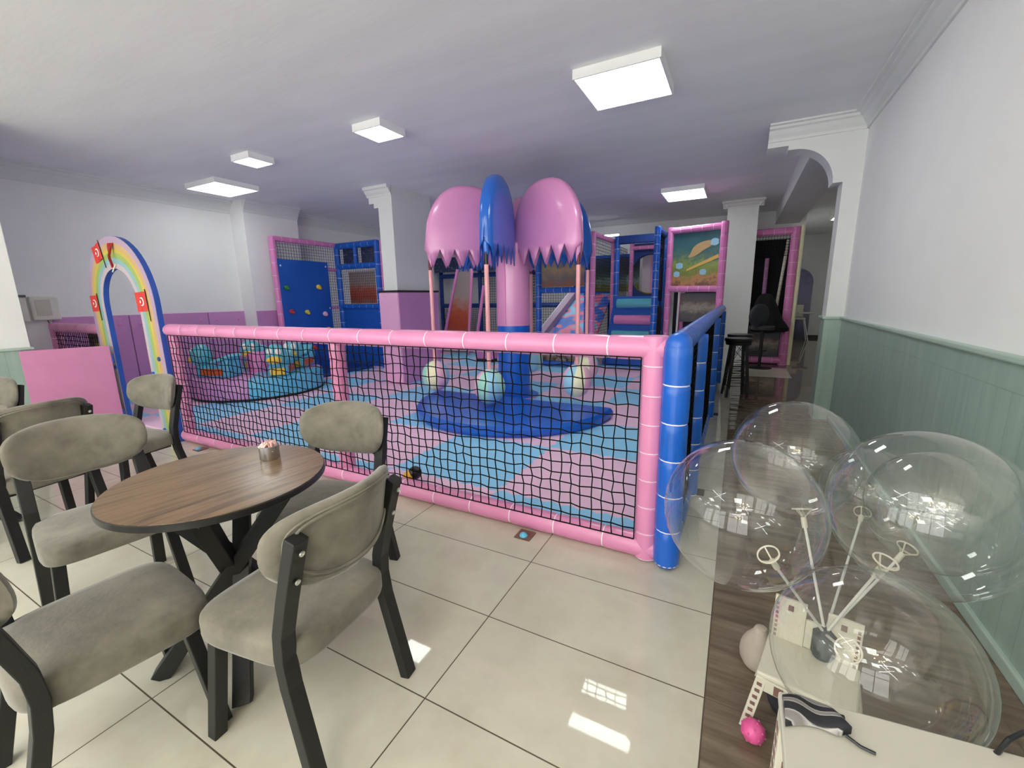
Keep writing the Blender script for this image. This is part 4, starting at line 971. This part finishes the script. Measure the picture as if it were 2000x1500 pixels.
mb.rings([hexr(0.036, 0.0), hexr(0.038, 0.004), hexr(0.038, 0.056), hexr(0.035, 0.058), hexr(0.034, 0.05), hexr(0.034, 0.012)]); mb.build('tin', MT['steel'], cn)
for i in range(16):
    a = i * 2.4; r = 0.006 + 0.0014 * i
    q = MB().box((-0.011, -0.0015, -0.022), (0.011, 0.0015, 0.016)).build('sachet', MT['sachet' if i % 3 else 'sachetw'], cn, smooth=False, loc=(r * math.cos(a) * 0.95, r * math.sin(a) * 0.95, 0.052 + 0.004 * (i % 3)))
    q.rotation_euler = (0.5 * math.sin(i * 1.7), 0.4 * math.cos(i * 2.1), a)

# ================================================================== BALLOONS ON THEIR STAND
BASE = Vector((0.335, 1.54, 0.27))
bs = thing('balloon_stand', 'clear grey rod stand holding the cluster of transparent balloons', 'balloon stand', BASE)
MB().lathe([(0.028, -0.24), (0.028, -0.05), (0.034, -0.04), (0.034, 0.03), (0.012, 0.05), (0.0001, 0.05)], 16).build('hub', MT['greypad'], bs)
MB().lathe([(0.14, -0.27), (0.14, -0.255), (0.03, -0.235), (0.0001, -0.235)], 28).build('foot', MT['greypad'], bs)
BAL = [((0.053, 1.30, 0.785), 0.215, 'clear balloon on the left, overlapping the blue fence post'),
       ((0.220, 1.775, 0.815), 0.21, 'clear balloon at the top of the cluster over the corridor floor'),
       ((0.478, 1.425, 0.825), 0.222, 'largest looking clear balloon at right, in front of green panelling'),
       ((0.700, 1.96, 0.62), 0.225, 'clear balloon half hidden behind the large right one by the wall'),
       ((0.600, 2.38, 0.50), 0.20, 'faint clear balloon in the middle behind the others'),
       ((0.340, 1.150, 0.548), 0.212, 'lowest clear balloon, above the white table edge')]
for c_, r, lab in BAL:
    r *= 0.97
    c_ = Vector(c_); d = (BASE - c_).normalized(); e = c_ + d * r
    t = thing('balloon', lab, 'balloon', c_, 0, 'transparent balloons on the rod stand')
    mb = MB(); nS, nR = 40, 24; R = []
    u = d.orthogonal().normalized(); v = d.cross(u)
    for i in range(nR + 1):
        a = PI * i / nR; rr = math.sin(a) * r; zz = math.cos(a) * r
        if zz > 0.93 * r: zz += (zz / r - 0.93) * 0.25 * r
        rr = max(rr, 0.0005)
        R.append([d * zz + u * (rr * math.cos(2 * PI * q / nS)) + v * (rr * math.sin(2 * PI * q / nS)) for q in range(nS)])
    mb.rings(R).build('film', MT['film'], t, angle=180)
    # cup: ring, three spokes and a socket
    rc = d * (r * 0.90)
    MB().tube([rc + u * (0.030 * math.cos(2 * PI * q / 24)) + v * (0.030 * math.sin(2 * PI * q / 24)) for q in range(24)], 0.0026, 6, loop=True).build('cup_ring', MT['white'], t)
    sp_ = MB()
    for q in range(3):
        a = 2 * PI * q / 3; sp_.tube([rc + u * (0.030 * math.cos(a)) + v * (0.030 * math.sin(a)), d * (r * 1.06)], 0.0024, 5)
    sp_.build('cup_spoke', MT['white'], t)
    MB().tube([d * (r * 1.04), d * (r * 1.04 + 0.035)], 0.009, 10).build('cup_socket', MT['white'], t)
    MB().tube([d * (r * 1.04 + 0.03), (BASE + Vector((0, 0, 0.03)) - c_)], 0.0045, 8).build('stick', MT['stick'], t)

# ================================================================== WHITE TABLE, STOOL AND SMALL THINGS (lower right)
wt = thing('side_table', 'white side table filling the lower right corner', 'table', (0.125, 0.30, 0))
MB().prism([(0.008, 0.595, 0.585), (0.0, 0.0, 0.585), (0.80, 0.0, 0.585), (0.80, 0.685, 0.585)], (0, 0, 0.018)).build('tabletop', MT['whitelam'], wt, smooth=False, bevel=0.004)
def lattice_leg(par, p, q, wx, wy, name='leg'):
    # moulded leg with a ladder of slots along its face
    p = Vector(p); q = Vector(q); o = MB().bar([p, q], wx, wy, up=(0, 1, 0)).build(name, MT['white'], par, smooth=False, bevel=0.002)
    L = (q - p).length; k = int(L / 0.028); sl_ = MB()
    for i in range(1, k):
        c_ = p + (q - p) * (i / k)
        sl_.box((c_.x - wx - 0.001, c_.y - wy * 0.45, c_.z - 0.008), (c_.x - wx + 0.004, c_.y + wy * 0.45, c_.z + 0.008))
        sl_.box((c_.x - wx * 0.5, c_.y - wy - 0.001, c_.z - 0.008), (c_.x + wx * 0.5, c_.y - wy + 0.004, c_.z + 0.008))
    sl_.build('slots', MT['brown'], o, smooth=False)
    return o
lattice_leg(wt, (0.03, 0.55, 0.585), (0.025, 0.56, 0.0), 0.022, 0.022)
lattice_leg(wt, (0.03, 0.04, 0.585), (0.025, 0.03, 0.0), 0.022, 0.022)
lattice_leg(wt, (0.77, 0.62, 0.585), (0.77, 0.62, 0.0), 0.022, 0.022)
lattice_leg(wt, (0.77, 0.04, 0.585), (0.77, 0.04, 0.0), 0.022, 0.022)
MB().box((0.02, 0.55, 0.50), (0.78, 0.57, 0.585)).build('apron', MT['white'], wt, smooth=False)
MB().box((0.02, 0.02, 0.50), (0.035, 0.57, 0.585)).build('apron', MT['white'], wt, smooth=False)
# low white plastic chair with slotted back
wc = thing('child_chair', 'white plastic child chair with slotted back panels under the lowest balloon', 'chair', (0.292, 1.47, 0), -0.22); wc.scale = (0.8, 0.8, 0.8)
def slotted(par, x0, x1, z0, z1, y, name, holes, tilt=0.0):
    o = MB().box((x0, y, z0), (x1, y + 0.012, z1)).build(name, MT['white'], par, smooth=False, bevel=0.002)
    for hx2, hz2, s_ in holes:
        MB().box((hx2 - s_, y - 0.0015, hz2 - s_ * 1.3), (hx2 + s_, y + 0.003, hz2 + s_ * 1.3)).build('slot', MT['brown'], o, smooth=False)
    return o
zs = [0.28 + 0.022 * i for i in range(8)]
slotted(wc, -0.15, -0.035, 0.27, 0.47, 0.10, 'back_panel', [(-0.138, z, 0.005) for z in zs] + [(-0.09, 0.43, 0.010)])
slotted(wc, 0.035, 0.15, 0.27, 0.47, 0.10, 'back_panel', [(0.138, z, 0.005) for z in zs] + [(0.09, 0.43, 0.010)])
slotted(wc, -0.035, 0.035, 0.27, 0.40, 0.105, 'back_panel', [])
MB().box((-0.16, -0.15, 0.245), (0.16, 0.11, 0.27)).build('seat', MT['white'], wc, smooth=False, bevel=0.008)
slotted(wc, -0.16, 0.16, 0.19, 0.245, -0.15, 'apron', [(-0.08, 0.215, 0.016), (0.09, 0.215, 0.016)])
for sx in (-1, 1):
    for sy in (-1, 1): lattice_leg(wc, (sx * 0.14, sy * 0.12 - 0.01, 0.245), (sx * 0.18, sy * 0.15 - 0.01, 0.0), 0.018, 0.018)
# zebra print pouch on the table edge
mb = MB(); R = []
for i in range(15):
    a = i / 14; x = 0.13 + 0.105 * a; hw = 0.036 * (1 - a * 0.25) * (1 if i < 12 else (14 - i) / 3 + 0.05); yy = 0.845 + 0.02 * math.sin(a * 3)
    R.append([(x, yy + hw * math.cos(2 * PI * q / 14), 0.606 + 0.006 + (0.012 + 0.006 * math.sin(9 * a)) * max(0, math.sin(2 * PI * q / 14)) ) for q in range(14)])
t = thing('zebra_pouch', 'black and grey zebra striped cloth pouch at left edge of the white table', 'pouch', (0, 0, 0))
t.location = (0.138, 0.845, 0.603)
for r in R:
    for i, p in enumerate(r): r[i] = (p[0] - 0.13, p[1] - 0.845, p[2] - 0.603 - 0.005)
MB().rings(R).build('cloth', MT['zebra'], t)
MB().tube([(0.095, -0.008, 0.006), (0.115, -0.02, 0.005), (0.135, -0.022, 0.004)], 0.003, 6).build('strap', MT['blackplastic'], t)
MB().tube([(0.085, 0.03, 0.006), (0.1, 0.033, 0.005)], 0.004, 6).build('strap', MT['blackplastic'], t)
tag(MB().tube([(0.455, 0.93, 0.58), (0.462, 0.922, 0.606), (0.475, 0.93, 0.632), (0.50, 0.95, 0.640), (0.53, 0.97, 0.628), (0.58, 1.0, 0.60), (0.70, 1.06, 0.5), (0.86, 1.15, 0.3), (0.955, 1.2, 0.15)], 0.004, 8).build('cable', MT['blackplastic']), 'black cable arching over the far edge of the white table', 'cable')
t = thing('orange_box', 'orange corner of a small box at the right edge on white table', 'box', (0.515, 0.905, 0.603))
MB().box((0, -0.06, 0), (0.08, 0.02, 0.03)).build('carton', MT['yellow'], t, smooth=False, bevel=0.004)
b = MB().ball((0, 0, 0.035), 0.035, 16, 12); 
t = thing('pink_ball', 'small hot pink knobbly ball on dark tiles beside the white leg', 'ball', (0.145, 1.33, 0))
b.build('shell', MT['pinkball'], t)
for i in range(24):
    z = 1 - 2 * (i + 0.5) / 24; a = i * 2.4; r = math.sqrt(1 - z * z)
    MB().ball((0.034 * r * math.cos(a), 0.034 * r * math.sin(a), 0.035 + 0.034 * z), 0.004, 6, 4).build('nub', MT['pinkball'], t)
mb = MB(); R = []
for z, r in ((0.0, 0.05), (0.02, 0.065), (0.07, 0.068), (0.12, 0.05), (0.15, 0.02), (0.17, 0.026)):
    R.append([((r * (1 + 0.08 * math.sin(3 * 2 * PI * q / 16))) * math.cos(2 * PI * q / 16), r * math.sin(2 * PI * q / 16), z) for q in range(16)])
t = thing('cloth_sack', 'small beige cloth sack on dark tiles behind the white plastic chair leg', 'sack', (0.17, 1.66, 0))
mb.rings(R).build('sack', MT['sackcloth'], t, sub=1)
